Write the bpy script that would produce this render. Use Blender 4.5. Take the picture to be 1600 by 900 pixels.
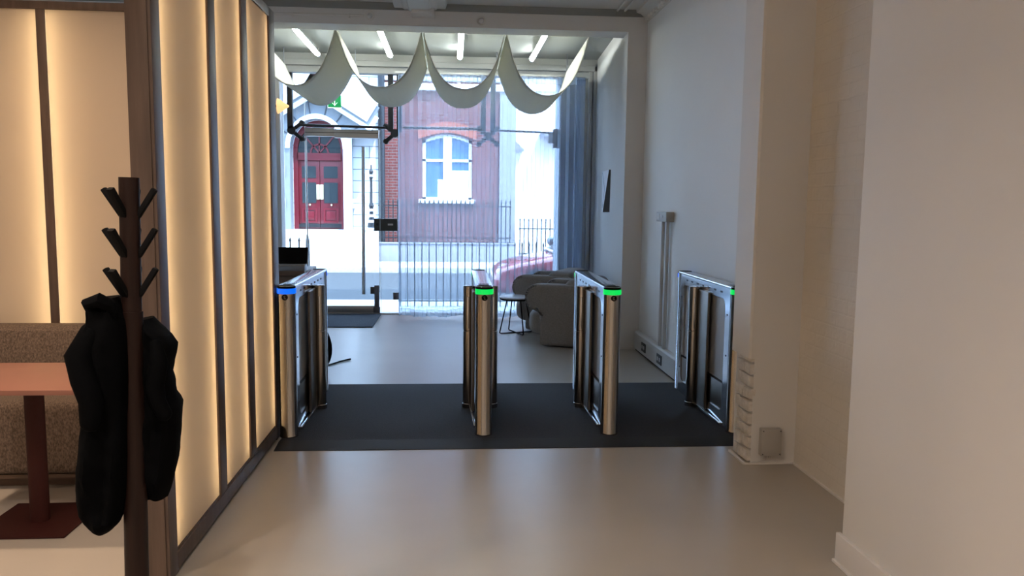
import bpy, bmesh, math, random
from mathutils import Vector, Matrix, noise
R = math.radians
PI = math.pi
random.seed(7)
S = bpy.context.scene
for o in list(bpy.data.objects):
    bpy.data.objects.remove(o)
COL = S.collection

# ------------------------------------------------------------------ camera
cam_data = bpy.data.cameras.new('camera')
cam_data.sensor_width = 36.0
cam_data.lens = 36.0 * 1230.0 / 1600.0
cam_data.clip_start = 0.05
cam_data.clip_end = 300
cam = bpy.data.objects.new('camera', cam_data)
COL.objects.link(cam)
yaw, pitch, roll = -math.atan(92 / 1230), -math.atan(131 / 1230), 0.0115
fw = Vector((-math.sin(yaw) * math.cos(pitch), math.cos(yaw) * math.cos(pitch), math.sin(pitch)))
r0 = Vector((math.cos(yaw), math.sin(yaw), 0))
u0 = r0.cross(fw)
rt = r0 * math.cos(roll) + u0 * math.sin(roll)
up = rt.cross(fw)
M = Matrix((rt, up, -fw)).transposed().to_4x4()
M.translation = Vector((0, 0, 1.53))
cam.matrix_world = M
S.camera = cam

# ------------------------------------------------------------------ light, sky, exposure
EXPOSURE = 0.45
SUN = 5.5
SKY = 10.0
PANEL_LED = 12.5
PANEL_SHEET = 0.10
PANEL_SHEET_DIM = 0.165
TUBE = 34.0
DOWN = 24.0
DOWN_BOOTH = 24.0
S.view_settings.view_transform = 'Standard'
S.view_settings.look = 'None'
S.view_settings.gamma = 1.0
S.view_settings.exposure = EXPOSURE
S.view_settings.use_curve_mapping = False
S.cycles.use_denoising = True
S.cycles.max_bounces = 10
S.cycles.diffuse_bounces = 5
S.cycles.glossy_bounces = 5
S.cycles.transmission_bounces = 8
S.cycles.transparent_max_bounces = 24
S.cycles.sample_clamp_indirect = 6.0
S.cycles.caustics_reflective = False
S.cycles.caustics_refractive = False

world = bpy.data.worlds.new('sky')
world.use_nodes = True
bg = world.node_tree.nodes['Background']
bg.inputs[0].default_value = (0.46, 0.68, 1.0, 1)
bg.inputs[1].default_value = SKY
S.world = world

sun_data = bpy.data.lights.new('sun', 'SUN')
sun_data.energy = SUN
sun_data.angle = R(0.6)
sun_data.color = (0.93, 0.98, 1.0)
sun = bpy.data.objects.new('sun', sun_data)
sun.location = (2, -4, 20)
sun.rotation_euler = Vector((-0.34, 0.46, -0.95)).to_track_quat('-Z', 'Y').to_euler()
COL.objects.link(sun)

# ------------------------------------------------------------------ materials
def new_mat(name):
    m = bpy.data.materials.new(name)
    m.use_nodes = True
    nt = m.node_tree
    return m, nt, nt.nodes['Principled BSDF']

def srgb(r, g, b):
    f = lambda c: (c / 255 / 12.92) if c <= 10 else ((c / 255 + 0.055) / 1.055) ** 2.4
    return (f(r), f(g), f(b))

def pmat(name, col, rough=0.6, metal=0.0, var=0.0, scale=6.0, bump=0.0, bscale=40.0, spec=0.5, stretch=(1, 1, 1), coat=0.0, emis=None, es=0.0, sheen=0.0):
    m, nt, b = new_mat(name)
    b.inputs['Base Color'].default_value = (*col, 1)
    b.inputs['Roughness'].default_value = rough
    b.inputs['Metallic'].default_value = metal
    b.inputs['Specular IOR Level'].default_value = spec
    b.inputs['Coat Weight'].default_value = coat
    b.inputs['Sheen Weight'].default_value = sheen
    if emis:
        b.inputs['Emission Color'].default_value = (*emis, 1)
        b.inputs['Emission Strength'].default_value = es
    tc = nt.nodes.new('ShaderNodeTexCoord')
    mp = nt.nodes.new('ShaderNodeMapping')
    mp.inputs['Scale'].default_value = stretch
    nt.links.new(tc.outputs['Object'], mp.inputs['Vector'])
    if var > 0:
        n = nt.nodes.new('ShaderNodeTexNoise')
        n.inputs['Scale'].default_value = scale
        n.inputs['Detail'].default_value = 5
        nt.links.new(mp.outputs[0], n.inputs['Vector'])
        rp = nt.nodes.new('ShaderNodeValToRGB')
        rp.color_ramp.elements[0].position = 0.3
        rp.color_ramp.elements[1].position = 0.7
        rp.color_ramp.elements[0].color = (*[c * (1 - var) for c in col], 1)
        rp.color_ramp.elements[1].color = (*[min(1, c * (1 + var)) for c in col], 1)
        nt.links.new(n.outputs[0], rp.inputs[0])
        nt.links.new(rp.outputs[0], b.inputs['Base Color'])
    if bump > 0:
        n2 = nt.nodes.new('ShaderNodeTexNoise')
        n2.inputs['Scale'].default_value = bscale
        n2.inputs['Detail'].default_value = 3
        nt.links.new(mp.outputs[0], n2.inputs['Vector'])
        bp = nt.nodes.new('ShaderNodeBump')
        bp.inputs['Strength'].default_value = bump
        bp.inputs['Distance'].default_value = 0.01
        nt.links.new(n2.outputs[0], bp.inputs['Height'])
        nt.links.new(bp.outputs[0], b.inputs['Normal'])
    return m

def brick_mat(name, c1, c2, mortar, bw, bh, axis='x', ms=0.012, rough=0.85, bump=0.3, var=0.0):
    m, nt, b = new_mat(name)
    b.inputs['Roughness'].default_value = rough
    tc = nt.nodes.new('ShaderNodeTexCoord')
    sp = nt.nodes.new('ShaderNodeSeparateXYZ')
    cb = nt.nodes.new('ShaderNodeCombineXYZ')
    nt.links.new(tc.outputs['Object'], sp.inputs[0])
    nt.links.new(sp.outputs[0 if axis == 'x' else 1], cb.inputs[0])
    nt.links.new(sp.outputs[2], cb.inputs[1])
    t = nt.nodes.new('ShaderNodeTexBrick')
    t.inputs['Scale'].default_value = 1.0
    t.inputs['Brick Width'].default_value = bw
    t.inputs['Row Height'].default_value = bh
    t.inputs['Mortar Size'].default_value = ms
    t.inputs['Mortar Smooth'].default_value = 0.3
    t.inputs['Color1'].default_value = (*c1, 1)
    t.inputs['Color2'].default_value = (*c2, 1)
    t.inputs['Mortar'].default_value = (*mortar, 1)
    nt.links.new(cb.outputs[0], t.inputs['Vector'])
    nt.links.new(t.outputs['Color'], b.inputs['Base Color'])
    n = nt.nodes.new('ShaderNodeTexNoise')
    n.inputs['Scale'].default_value = 14
    n.inputs['Detail'].default_value = 6
    nt.links.new(tc.outputs['Object'], n.inputs['Vector'])
    mx = nt.nodes.new('ShaderNodeMath')
    mx.operation = 'MULTIPLY_ADD'
    mx.inputs[1].default_value = -1.0
    nt.links.new(t.outputs['Fac'], mx.inputs[0])
    nt.links.new(n.outputs[0], mx.inputs[2])
    bp = nt.nodes.new('ShaderNodeBump')
    bp.inputs['Strength'].default_value = bump
    bp.inputs['Distance'].default_value = 0.02
    nt.links.new(mx.outputs[0], bp.inputs['Height'])
    nt.links.new(bp.outputs[0], b.inputs['Normal'])
    return m

def glass_mat(name, tint=(0.95, 0.98, 1.0), rough=0.0):
    m = bpy.data.materials.new(name)
    m.use_nodes = True
    nt = m.node_tree
    nt.nodes.clear()
    out = nt.nodes.new('ShaderNodeOutputMaterial')
    tr = nt.nodes.new('ShaderNodeBsdfTransparent')
    tr.inputs[0].default_value = (*tint, 1)
    gl = nt.nodes.new('ShaderNodeBsdfGlossy')
    gl.inputs['Roughness'].default_value = rough
    fr = nt.nodes.new('ShaderNodeFresnel')
    fr.inputs['IOR'].default_value = 1.35
    mx = nt.nodes.new('ShaderNodeMixShader')
    nt.links.new(fr.outputs[0], mx.inputs[0])
    nt.links.new(tr.outputs[0], mx.inputs[1])
    nt.links.new(gl.outputs[0], mx.inputs[2])
    nt.links.new(mx.outputs[0], out.inputs[0])
    return m

def cloth_mat(name, col, trans=0.0, transl=0.4, tcol=None):
    m = bpy.data.materials.new(name)
    m.use_nodes = True
    nt = m.node_tree
    nt.nodes.clear()
    out = nt.nodes.new('ShaderNodeOutputMaterial')
    d = nt.nodes.new('ShaderNodeBsdfDiffuse')
    d.inputs[0].default_value = (*col, 1)
    tl = nt.nodes.new('ShaderNodeBsdfTranslucent')
    tl.inputs[0].default_value = (*(tcol or col), 1)
    mx = nt.nodes.new('ShaderNodeMixShader')
    mx.inputs[0].default_value = transl
    nt.links.new(d.outputs[0], mx.inputs[1])
    nt.links.new(tl.outputs[0], mx.inputs[2])
    last = mx
    if trans > 0:
        tr = nt.nodes.new('ShaderNodeBsdfTransparent')
        tr.inputs[0].default_value = (1, 1, 1, 1)
        m2 = nt.nodes.new('ShaderNodeMixShader')
        m2.inputs[0].default_value = trans
        nt.links.new(mx.outputs[0], m2.inputs[1])
        nt.links.new(tr.outputs[0], m2.inputs[2])
        last = m2
    nt.links.new(last.outputs[0], out.inputs[0])
    return m

def emit_mat(name, col, s):
    return pmat(name, (0.8, 0.8, 0.8), 0.5, emis=col, es=s)

MT = {}
MT['floor'] = pmat('poured_resin_floor', (0.40, 0.36, 0.31), 0.30, var=0.05, scale=1.6, bump=0.02, bscale=5, spec=0.5)
MT['white'] = pmat('white_wall_paint', (0.74, 0.725, 0.70), 0.75, var=0.015, scale=2, bump=0.03, bscale=30)
MT['white2'] = pmat('brightened_wall_paint', (0.87, 0.87, 0.86), 0.7, var=0.01, scale=2, bump=0.03, bscale=30)  # wall white lifted in colour to stand in for missing light
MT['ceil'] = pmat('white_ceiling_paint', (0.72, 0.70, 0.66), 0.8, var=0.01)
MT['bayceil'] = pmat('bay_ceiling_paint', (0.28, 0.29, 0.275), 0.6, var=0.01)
MT['pbrick'] = brick_mat('white_painted_brick', (0.71, 0.67, 0.61), (0.70, 0.66, 0.60), (0.70, 0.66, 0.60), 0.23, 0.075, 'y', 0.006, bump=0.32)
MT['rough'] = pmat('rough_whitewashed_brick', (0.68, 0.64, 0.59), 0.9, var=0.12, scale=30, bump=0.8, bscale=40)
MT['skirt'] = pmat('white_skirting_gloss', (0.74, 0.71, 0.68), 0.4)
MT['wood'] = pmat('walnut_wood', (0.10, 0.066, 0.051), 0.45, var=0.25, scale=5, stretch=(6, 6, 0.5), bump=0.05)
MT['darkwood'] = pmat('dark_stained_wood', (0.014, 0.006, 0.0045), 0.5, spec=0.2, var=0.3, scale=6, stretch=(8, 8, 0.5))
MT['deskwood'] = pmat('brown_desk_wood', (0.10, 0.06, 0.04), 0.45, var=0.2, scale=5, stretch=(1, 6, 6))
MT['panel'] = cloth_mat('stretched_cream_fabric', (0.68, 0.60, 0.52), 0.0, 0.55, (0.84, 0.79, 0.71))
MT['led_warm'] = emit_mat('warm_led_strip', (1.0, 0.76, 0.45), PANEL_LED)
MT['board'] = pmat('led_backlight_sheet', (0.85, 0.80, 0.74), 0.8, emis=(1.0, 0.88, 0.78), es=PANEL_SHEET)
MT['board_dim'] = pmat('dim_led_backlight_sheet', (0.85, 0.80, 0.74), 0.8, emis=(1.0, 0.88, 0.78), es=PANEL_SHEET_DIM)
MT['sofa'] = pmat('brown_tweed_fabric', (0.135, 0.098, 0.075), 0.95, var=0.55, scale=90, bump=0.5, bscale=120, stretch=(1.6, 1.6, 0.8))
MT['redtop'] = pmat('terracotta_laminate', (0.26, 0.11, 0.08), 0.42, var=0.04)
MT['redmetal'] = pmat('oxblood_powder_coat', (0.032, 0.006, 0.005), 0.6, spec=0.2, var=0.05)
MT['black'] = pmat('matt_black', (0.004, 0.004, 0.0045), 0.7, spec=0.1)
MT['jacket'] = pmat('black_nylon', (0.0016, 0.0018, 0.0024), 0.8, var=0.3, scale=8, bump=0.10, bscale=14, spec=0.04)
MT['mat'] = pmat('charcoal_ribbed_carpet', (0.018, 0.019, 0.024), 0.85, var=0.25, scale=60, bump=0.4, bscale=120)
MT['mat_edge'] = pmat('black_rubber_edge', (0.008, 0.008, 0.010), 0.7)
MT['doormat'] = pmat('blue_grey_doormat', (0.045, 0.055, 0.075), 0.95, var=0.2, scale=80, bump=0.4)
MT['steel'] = pmat('brushed_steel', (0.40, 0.375, 0.35), 0.17, 1.0)
MT['polish'] = pmat('polished_steel', (0.66, 0.68, 0.71), 0.13, 1.0, var=0.05, scale=8)
MT['bronze'] = pmat('dark_bronze_panel', (0.20, 0.18, 0.16), 0.4, 1.0)
MT['satin'] = pmat('satin_grey_panel', (0.46, 0.47, 0.48), 0.35, 0.0)
MT['gled'] = pmat('green_led', (0.01, 0.05, 0.02), 0.4, emis=(0.0, 1.0, 0.13), es=0.55)
MT['bled'] = pmat('blue_led', (0.01, 0.02, 0.05), 0.4, emis=(0.0, 0.12, 1.0), es=1.0)
MT['glass'] = glass_mat('clear_glass')
MT['iglass'] = glass_mat('tinted_infill_glass', (0.80, 0.84, 0.84))
MT['glass_edge'] = pmat('glass_edge', (0.88, 0.95, 0.96), 0.3)
MT['sheer'] = cloth_mat('sheer_voile', (0.72, 0.82, 0.95), 0.64, 0.70)
MT['hem'] = cloth_mat('voile_hem', (0.72, 0.82, 0.95), 0.35, 0.7)
MT['swag'] = cloth_mat('ivory_muslin', (0.70, 0.69, 0.62), 0.0, 0.28)
MT['tube'] = emit_mat('fluorescent_tube', (0.93, 1.0, 0.96), TUBE)
MT['alu'] = pmat('satin_aluminium', (0.45, 0.44, 0.42), 0.35, 0.9)
MT['frame'] = pmat('grey_frame_paint', (0.42, 0.42, 0.40), 0.5)
MT['dkmetal'] = pmat('dark_iron', (0.02, 0.022, 0.026), 0.5, 0.4)
MT['grmetal'] = pmat('grey_metal', (0.18, 0.19, 0.21), 0.45, 0.6)
MT['green'] = pmat('exit_green', (0.0, 0.20, 0.05), 0.5, emis=(0.0, 0.30, 0.08), es=0.5)
MT['glyph'] = pmat('white_pictogram', (0.85, 0.9, 0.88), 0.5, emis=(0.8, 0.9, 0.85), es=0.6)
MT['boucle'] = pmat('taupe_boucle', (0.26, 0.235, 0.215), 0.95, var=0.12, scale=70, bump=0.3, bscale=120, sheen=0.15)
MT['piping'] = pmat('light_piping', (0.36, 0.32, 0.28), 0.9)
MT['tabletop'] = pmat('white_table_top', (0.75, 0.77, 0.80), 0.25)
MT['plastic'] = pmat('grey_plastic', (0.42, 0.40, 0.37), 0.5)
MT['wplastic'] = pmat('white_plastic', (0.62, 0.62, 0.61), 0.45)
MT['socket'] = pmat('dark_socket', (0.05, 0.05, 0.05), 0.5)
MT['stone'] = brick_mat('white_ashlar_stone', (0.64, 0.65, 0.66), (0.60, 0.61, 0.63), (0.16, 0.17, 0.19), 1.1, 0.31, 'x', 0.012)
MT['stonep'] = pmat('white_stone', (0.80, 0.81, 0.82), 0.8, var=0.03)
MT['portal'] = pmat('shade_painted_portal_stone', (0.17, 0.185, 0.20), 0.85, var=0.06)  # stone greyed, the shade around the arch is put into its colour
MT['joint'] = pmat('stone_joint', (0.05, 0.055, 0.065), 0.9)
MT['rbrick'] = brick_mat('red_brick', (0.15, 0.032, 0.026), (0.11, 0.025, 0.022), (0.14, 0.10, 0.095), 0.23, 0.078, 'x', 0.010)
MT['hbrick'] = brick_mat('orange_header_brick', (0.32, 0.07, 0.03), (0.28, 0.06, 0.03), (0.25, 0.16, 0.13), 0.08, 0.24, 'x', 0.008)
MT['quoin'] = pmat('grey_quoin_stone', (0.24, 0.24, 0.27), 0.85, var=0.05)
MT['reddoor'] = pmat('crimson_gloss_paint', (0.12, 0.003, 0.010), 0.35, coat=0.3)
MT['reddark'] = pmat('crimson_moulding', (0.14, 0.004, 0.012), 0.35)
MT['oglass'] = pmat('dark_reflective_glass', (0.02, 0.03, 0.035), 0.15, spec=0.4)
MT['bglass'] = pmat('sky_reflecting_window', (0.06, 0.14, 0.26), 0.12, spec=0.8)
MT['brass'] = pmat('pale_brass', (0.75, 0.66, 0.42), 0.35, 0.6)
MT['wframe'] = pmat('white_window_paint', (0.85, 0.87, 0.9), 0.5)
MT['road'] = pmat('asphalt', (0.032, 0.036, 0.04), 0.9, var=0.12, scale=8)
MT['pave'] = brick_mat('paving_slabs', (0.46, 0.47, 0.48), (0.42, 0.43, 0.45), (0.3, 0.3, 0.32), 0.6, 0.6, 'x', 0.01)
MT['kerb'] = pmat('granite_kerb', (0.40, 0.41, 0.43), 0.85, var=0.1, scale=20)
MT['carred'] = pmat('car_red_paint', (0.30, 0.01, 0.02), 0.2, coat=0.8)
MT['tyre'] = pmat('tyre_rubber', (0.015, 0.015, 0.016), 0.8)
MT['facade'] = pmat('own_facade_render', (0.40, 0.38, 0.36), 0.9)
MT['pilaster'] = pmat('dark_stone_pilaster', (0.30, 0.32, 0.36), 0.8, var=0.08)
MT['lock'] = pmat('dark_grey_lock_case', (0.05, 0.055, 0.05), 0.4, 0.3)
MT['cream'] = pmat('warm_reflection_glow', (0.8, 0.5, 0.25), 0.6, emis=(1.0, 0.62, 0.25), es=0.8)  # glow colour of a reflected light panel
MT['plaque'] = pmat('grey_plaque', (0.30, 0.31, 0.36), 0.5)

# ------------------------------------------------------------------ mesh builder
class MB:
    def __init__(self):
        self.bm = bmesh.new()

    def box(self, x0, x1, y0, y1, z0, z1, bev=0.0, seg=2):
        b = bmesh.new()
        bmesh.ops.create_cube(b, size=1)
        for v in b.verts:
            v.co = Vector(((x0 + x1) / 2 + v.co.x * (x1 - x0), (y0 + y1) / 2 + v.co.y * (y1 - y0), (z0 + z1) / 2 + v.co.z * (z1 - z0)))
        if bev > 0:
            bmesh.ops.bevel(b, geom=list(b.edges), offset=bev, segments=seg, profile=0.6, affect='EDGES')
        return self._merge(b)

    def _merge(self, b, mat=None):
        if mat is not None:
            b.transform(mat)
        me = bpy.data.meshes.new('tmp')
        b.to_mesh(me)
        b.free()
        self.bm.from_mesh(me)
        bpy.data.meshes.remove(me)
        return self

    def obox(self, c, size, rot, bev=0.0, seg=2):
        b = bmesh.new()
        bmesh.ops.create_cube(b, size=1)
        for v in b.verts:
            v.co = Vector((v.co.x * size[0], v.co.y * size[1], v.co.z * size[2]))
        if bev > 0:
            bmesh.ops.bevel(b, geom=list(b.edges), offset=bev, segments=seg, profile=0.6, affect='EDGES')
        return self._merge(b, Matrix.Translation(c) @ rot.to_4x4())

    def bar(self, p0, p1, w, h, bev=0.0, updir=(0, 0, 1)):
        p0, p1 = Vector(p0), Vector(p1)
        d = (p1 - p0)
        z = d.normalized()
        x = Vector(updir).cross(z)
        if x.length < 1e-4:
            x = Vector((1, 0, 0))
        x.normalize()
        y = z.cross(x)
        rot = Matrix((x, y, z)).transposed()
        return self.obox((p0 + p1) / 2, (w, h, d.length), rot, bev)

    def rings(self, rings, closed=True, cap=True):
        vs = [[self.bm.verts.new(p) for p in r] for r in rings]
        n = len(vs[0])
        for a, b in zip(vs, vs[1:]):
            for i in range(n if closed else n - 1):
                j = (i + 1) % n
                self.bm.faces.new((a[i], a[j], b[j], b[i]))
        if cap and closed:
            self.bm.faces.new(list(reversed(vs[0])))
            self.bm.faces.new(vs[-1])
        return self

    def cyl(self, p0, p1, r, r1=None, seg=20):
        return self.tube([p0, p1], [r, r if r1 is None else r1], seg)

    def tube(self, pts, rad, seg=12, round_ends=False, sq=None):
        pts = [Vector(p) for p in pts]
        n = len(pts)
        if not isinstance(rad, (list, tuple)):
            rad = [rad] * n
        rad = list(rad)
        tang = []
        for i in range(n):
            t = pts[min(i + 1, n - 1)] - pts[max(i - 1, 0)]
            tang.append(t.normalized())
        ref = Vector((0, 0, 1)) if abs(tang[0].z) < 0.9 else Vector((1, 0, 0))
        u = (ref - tang[0] * ref.dot(tang[0])).normalized()
        rings = []
        for i in range(n):
            u = (u - tang[i] * u.dot(tang[i])).normalized()
            w = tang[i].cross(u)
            ring = lambda c, r: [c + (u * math.cos(2 * PI * k / seg) + w * math.sin(2 * PI * k / seg)) * r for k in range(seg)]
            if round_ends and i == 0:
                for a in (80, 60, 40, 20):
                    rings.append(ring(pts[0] - tang[0] * rad[0] * math.sin(R(a)), rad[0] * math.cos(R(a))))
            rings.append(ring(pts[i], rad[i]))
            if round_ends and i == n - 1:
                for a in (20, 40, 60, 80):
                    rings.append(ring(pts[i] + tang[i] * rad[i] * math.sin(R(a)), rad[i] * math.cos(R(a))))
        return self.rings(rings)

    def lathe(self, c, prof, seg=28):
        c = Vector(c)
        rings = [[c + Vector((r * math.cos(2 * PI * k / seg), r * math.sin(2 * PI * k / seg), z)) for k in range(seg)] for r, z in prof]
        return self.rings(rings)

    def prism(self, pts, plane, d0, d1, bev=0.0):
        # pts in 2D; plane 'xz' extrudes along y, 'yz' along x, 'xy' along z
        f = {'xz': lambda a, b, d: (a, d, b), 'yz': lambda a, b, d: (d, a, b), 'xy': lambda a, b, d: (a, b, d)}[plane]
        b = bmesh.new()
        v0 = [b.verts.new(f(p[0], p[1], d0)) for p in pts]
        v1 = [b.verts.new(f(p[0], p[1], d1)) for p in pts]
        n = len(pts)
        b.faces.new(v0)
        b.faces.new(list(reversed(v1)))
        for i in range(n):
            j = (i + 1) % n
            b.faces.new((v0[i], v1[i], v1[j], v0[j]))
        bmesh.ops.recalc_face_normals(b, faces=list(b.faces))
        if bev > 0:
            bmesh.ops.bevel(b, geom=list(b.edges), offset=bev, segments=2, profile=0.6, affect='EDGES')
        bmesh.ops.triangulate(b, faces=[q for q in b.faces if len(q.verts) > 4])
        return self._merge(b)

    def ell(self, c, r, p=1.0, seg=24, rng=14):
        # superellipsoid (p < 1 boxier)
        c = Vector(c)
        sg = lambda v: math.copysign(abs(v) ** p, v)
        rings = []
        for i in range(rng + 1):
            a = -PI / 2 + PI * i / rng
            a = max(-PI / 2 + 0.02, min(PI / 2 - 0.02, a))
            rings.append([c + Vector((r[0] * sg(math.cos(a)) * sg(math.cos(2 * PI * k / seg)), r[1] * sg(math.cos(a)) * sg(math.sin(2 * PI * k / seg)), r[2] * sg(math.sin(a)))) for k in range(seg)])
        return self.rings(rings)

    def grid(self, f, nu, nv):
        vs = [[self.bm.verts.new(f(i / nu, j / nv)) for j in range(nv + 1)] for i in range(nu + 1)]
        for i in range(nu):
            for j in range(nv):
                self.bm.faces.new((vs[i][j], vs[i + 1][j], vs[i + 1][j + 1], vs[i][j + 1]))
        return self

def obj(name, mb, mat, parent=None, smooth=35, world=False):
    bm = mb.bm
    bmesh.ops.recalc_face_normals(bm, faces=list(bm.faces))
    me = bpy.data.meshes.new(name)
    bm.to_mesh(me)
    bm.free()
    me.materials.append(MT[mat] if isinstance(mat, str) else mat)
    if smooth:
        for p in me.polygons:
            p.use_smooth = True
        me.set_sharp_from_angle(angle=R(smooth))
    o = bpy.data.objects.new(name, me)
    COL.objects.link(o)
    if parent is not None:
        o.parent = parent
        if world:
            root = parent
            while root.parent:
                root = root.parent
            me.transform(Matrix.Translation(-root.location))
    return o

def tag(o, label, cat, group=None, kind=None):
    o['label'] = label
    o['category'] = cat
    if group:
        o['group'] = group
    if kind:
        o['kind'] = kind
    return o

def thing(name, label, cat, loc=(0, 0, 0), group=None, rz=0):
    o = bpy.data.objects.new(name, None)
    o.empty_display_size = 0.1
    COL.objects.link(o)
    o.location = loc
    o.rotation_euler = (0, 0, rz)
    return tag(o, label, cat, group)

def struct(name, mb, mat, smooth=35):
    o = obj(name, mb, mat, None, smooth)
    o['kind'] = 'structure'
    return o

def dup(root, parent=None):
    c = root.copy()
    COL.objects.link(c)
    c.parent = parent
    for ch in list(root.children):
        dup(ch, c)
    return c

def one(name, mb, mat, label, cat, loc=(0, 0, 0), group=None, smooth=35):
    # a thing that is a single mesh given in world coordinates
    o = obj(name, mb, mat, None, smooth)
    o.data.transform(Matrix.Translation(-Vector(loc)))
    o.location = loc
    return tag(o, label, cat, group)

def arc(cx, cz, r, a0, a1, n):
    return [(cx + r * math.cos(R(a0 + (a1 - a0) * i / n)), cz + r * math.sin(R(a0 + (a1 - a0) * i / n))) for i in range(n + 1)]

def rrect(x0, x1, z0, z1, r, n=5):
    p = []
    for cx, cz, a in ((x1 - r, z1 - r, 0), (x0 + r, z1 - r, 90), (x0 + r, z0 + r, 180), (x1 - r, z0 + r, 270)):
        p += arc(cx, cz, r, a, a + 90, n)
    return p

def plate_with_hole(mb, outer, inner, plane, d0, d1):
    # ring-shaped plate: outer and inner loops with the same vertex count
    f = {'xz': lambda a, b, d: (a, d, b), 'yz': lambda a, b, d: (d, a, b)}[plane]
    n = len(outer)
    L = []
    for loop in (outer, inner):
        for d in (d0, d1):
            L.append([mb.bm.verts.new(f(p[0], p[1], d)) for p in loop])
    o0, o1, i0, i1 = L
    for k in range(n):
        j = (k + 1) % n
        for a, b in ((o0, o1), (o1, i1), (i1, i0), (i0, o0)):
            mb.bm.faces.new((a[k], a[j], b[j], b[k]))
    return mb

# ================================================================== STRUCTURE
struct('floor', MB().box(-4.6, 2.6, -3.6, 10.93, -0.25, 0.0), 'floor')
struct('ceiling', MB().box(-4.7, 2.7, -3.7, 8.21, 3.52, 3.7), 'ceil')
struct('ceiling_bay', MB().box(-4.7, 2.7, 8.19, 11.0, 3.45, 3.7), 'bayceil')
struct('wall_left', MB().box(-4.8, -4.6, -3.6, 11.0, -0.2, 3.7), 'white')
struct('wall_rear', MB().box(-4.8, 2.6, -3.8, -3.6, -0.2, 3.7), 'white')
struct('wall_right', MB().box(1.98, 2.6, 4.72, 8.3, -0.2, 3.6), 'white2')
struct('wall_right_brick', MB().box(2.04, 2.6, 3.0, 4.5, -0.2, 3.6), 'pbrick')
struct('wall_right_near', MB().box(1.675, 2.6, -3.7, 3.15, -0.2, 3.6, 0.006), 'white')
# crossing beam over the opening, and the splayed reveal right of it
struct('wall_beam', MB().box(-4.7, 1.80, 8.2, 8.5, 3.30, 3.6), 'white')
struct('wall_reveal', MB().prism([(1.778, 8.198), (2.6, 8.198), (2.6, 10.95), (1.93, 10.95), (1.90, 10.6)], 'xy', -0.2, 3.6), 'white')
# chase column in front of the painted brick
col_mb = MB().prism([(1.752, 4.45), (2.1, 4.45), (2.1, 4.74), (1.74, 4.74), (1.74, 4.462)], 'xy', 0.64, 3.6)
col_mb.prism([(1.772, 4.45), (2.1, 4.45), (2.1, 4.74), (1.772, 4.74)], 'xy', -0.05, 0.64)
struct('wall_column', col_mb, 'white')
def lumpy(x0, x1, y0, y1, z0, z1, amp, seed):
    b = MB().box(x0, x1, y0, y1, z0, z1, 0.006, 2)
    for v in b.bm.verts:
        v.co += noise.noise_vector(v.co * 22 + Vector((seed, 0, 0))) * amp
    return b
tm = MB()
zz = 0.02
k = 0
while zz < 0.63:
    h = 0.062
    for (y0, y1) in ((4.452, 4.545), (4.555, 4.66)) if k % 2 else ((4.452, 4.60), (4.61, 4.67)):
        b = lumpy(1.742 + random.uniform(0, 0.018), 1.80, y0, y1, zz, zz + h, 0.008, k * 3.1)
        me = bpy.data.meshes.new('tmp'); b.bm.to_mesh(me); b.bm.free(); tm.bm.from_mesh(me); bpy.data.meshes.remove(me)
    zz += 0.075
    k += 1
o = struct('trim_brick_toothing', tm, 'rough')
# caulked white bottom edges
struct('trim_caulk', MB().box(1.735, 2.03, 4.438, 4.452, 0, 0.012, 0.003).box(1.725, 1.742, 4.445, 4.70, 0, 0.014, 0.003).box(2.028, 2.042, 3.15, 4.45, 0, 0.012, 0.003), 'skirt')
bs = MB().box(1.655, 1.677, -3.6, 3.165, 0.012, 0.135, 0.004)
struct('baseboard_right_near', bs, 'skirt')
struct('trim_floor_bead', MB().box(1.646, 1.66, -3.6, 3.172, 0.0, 0.014, 0.003), 'skirt')
struct('baseboard_reveal', MB().box(1.775, 2.0, 8.185, 8.2, 0.0, 0.02), 'skirt')
# moulded ceiling beam running toward the room, with its corbel on the crossing beam
struct('trim_ceiling_beam', MB().prism([(-0.62, 3.53), (-0.60, 3.47), (-0.52, 3.47), (-0.50, 3.455), (-0.46, 3.455), (-0.445, 3.44), (-0.245, 3.44), (-0.23, 3.455), (-0.19, 3.455), (-0.17, 3.47), (-0.09, 3.47), (-0.07, 3.53)], 'xz', -3.6, 8.2), 'ceil', 20)
struct('trim_corbel', MB().prism([(8.2, 3.38), (8.2, 3.46), (8.10, 3.46), (8.12, 3.41), (8.16, 3.385)], 'yz', -0.425, -0.2), 'ceil')
cm = MB().prism([(1.98, 3.40), (1.965, 3.40), (1.96, 3.43), (1.93, 3.455), (1.90, 3.48), (1.86, 3.49), (1.85, 3.53), (1.98, 3.53)], 'xz', 4.74, 8.2)
for i in range(34):
    y = 4.8 + i * 0.1
    cm.box(1.935, 1.968, y, y + 0.05, 3.405, 3.44, 0.004)
struct('trim_cornice', cm, 'ceil')
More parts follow.
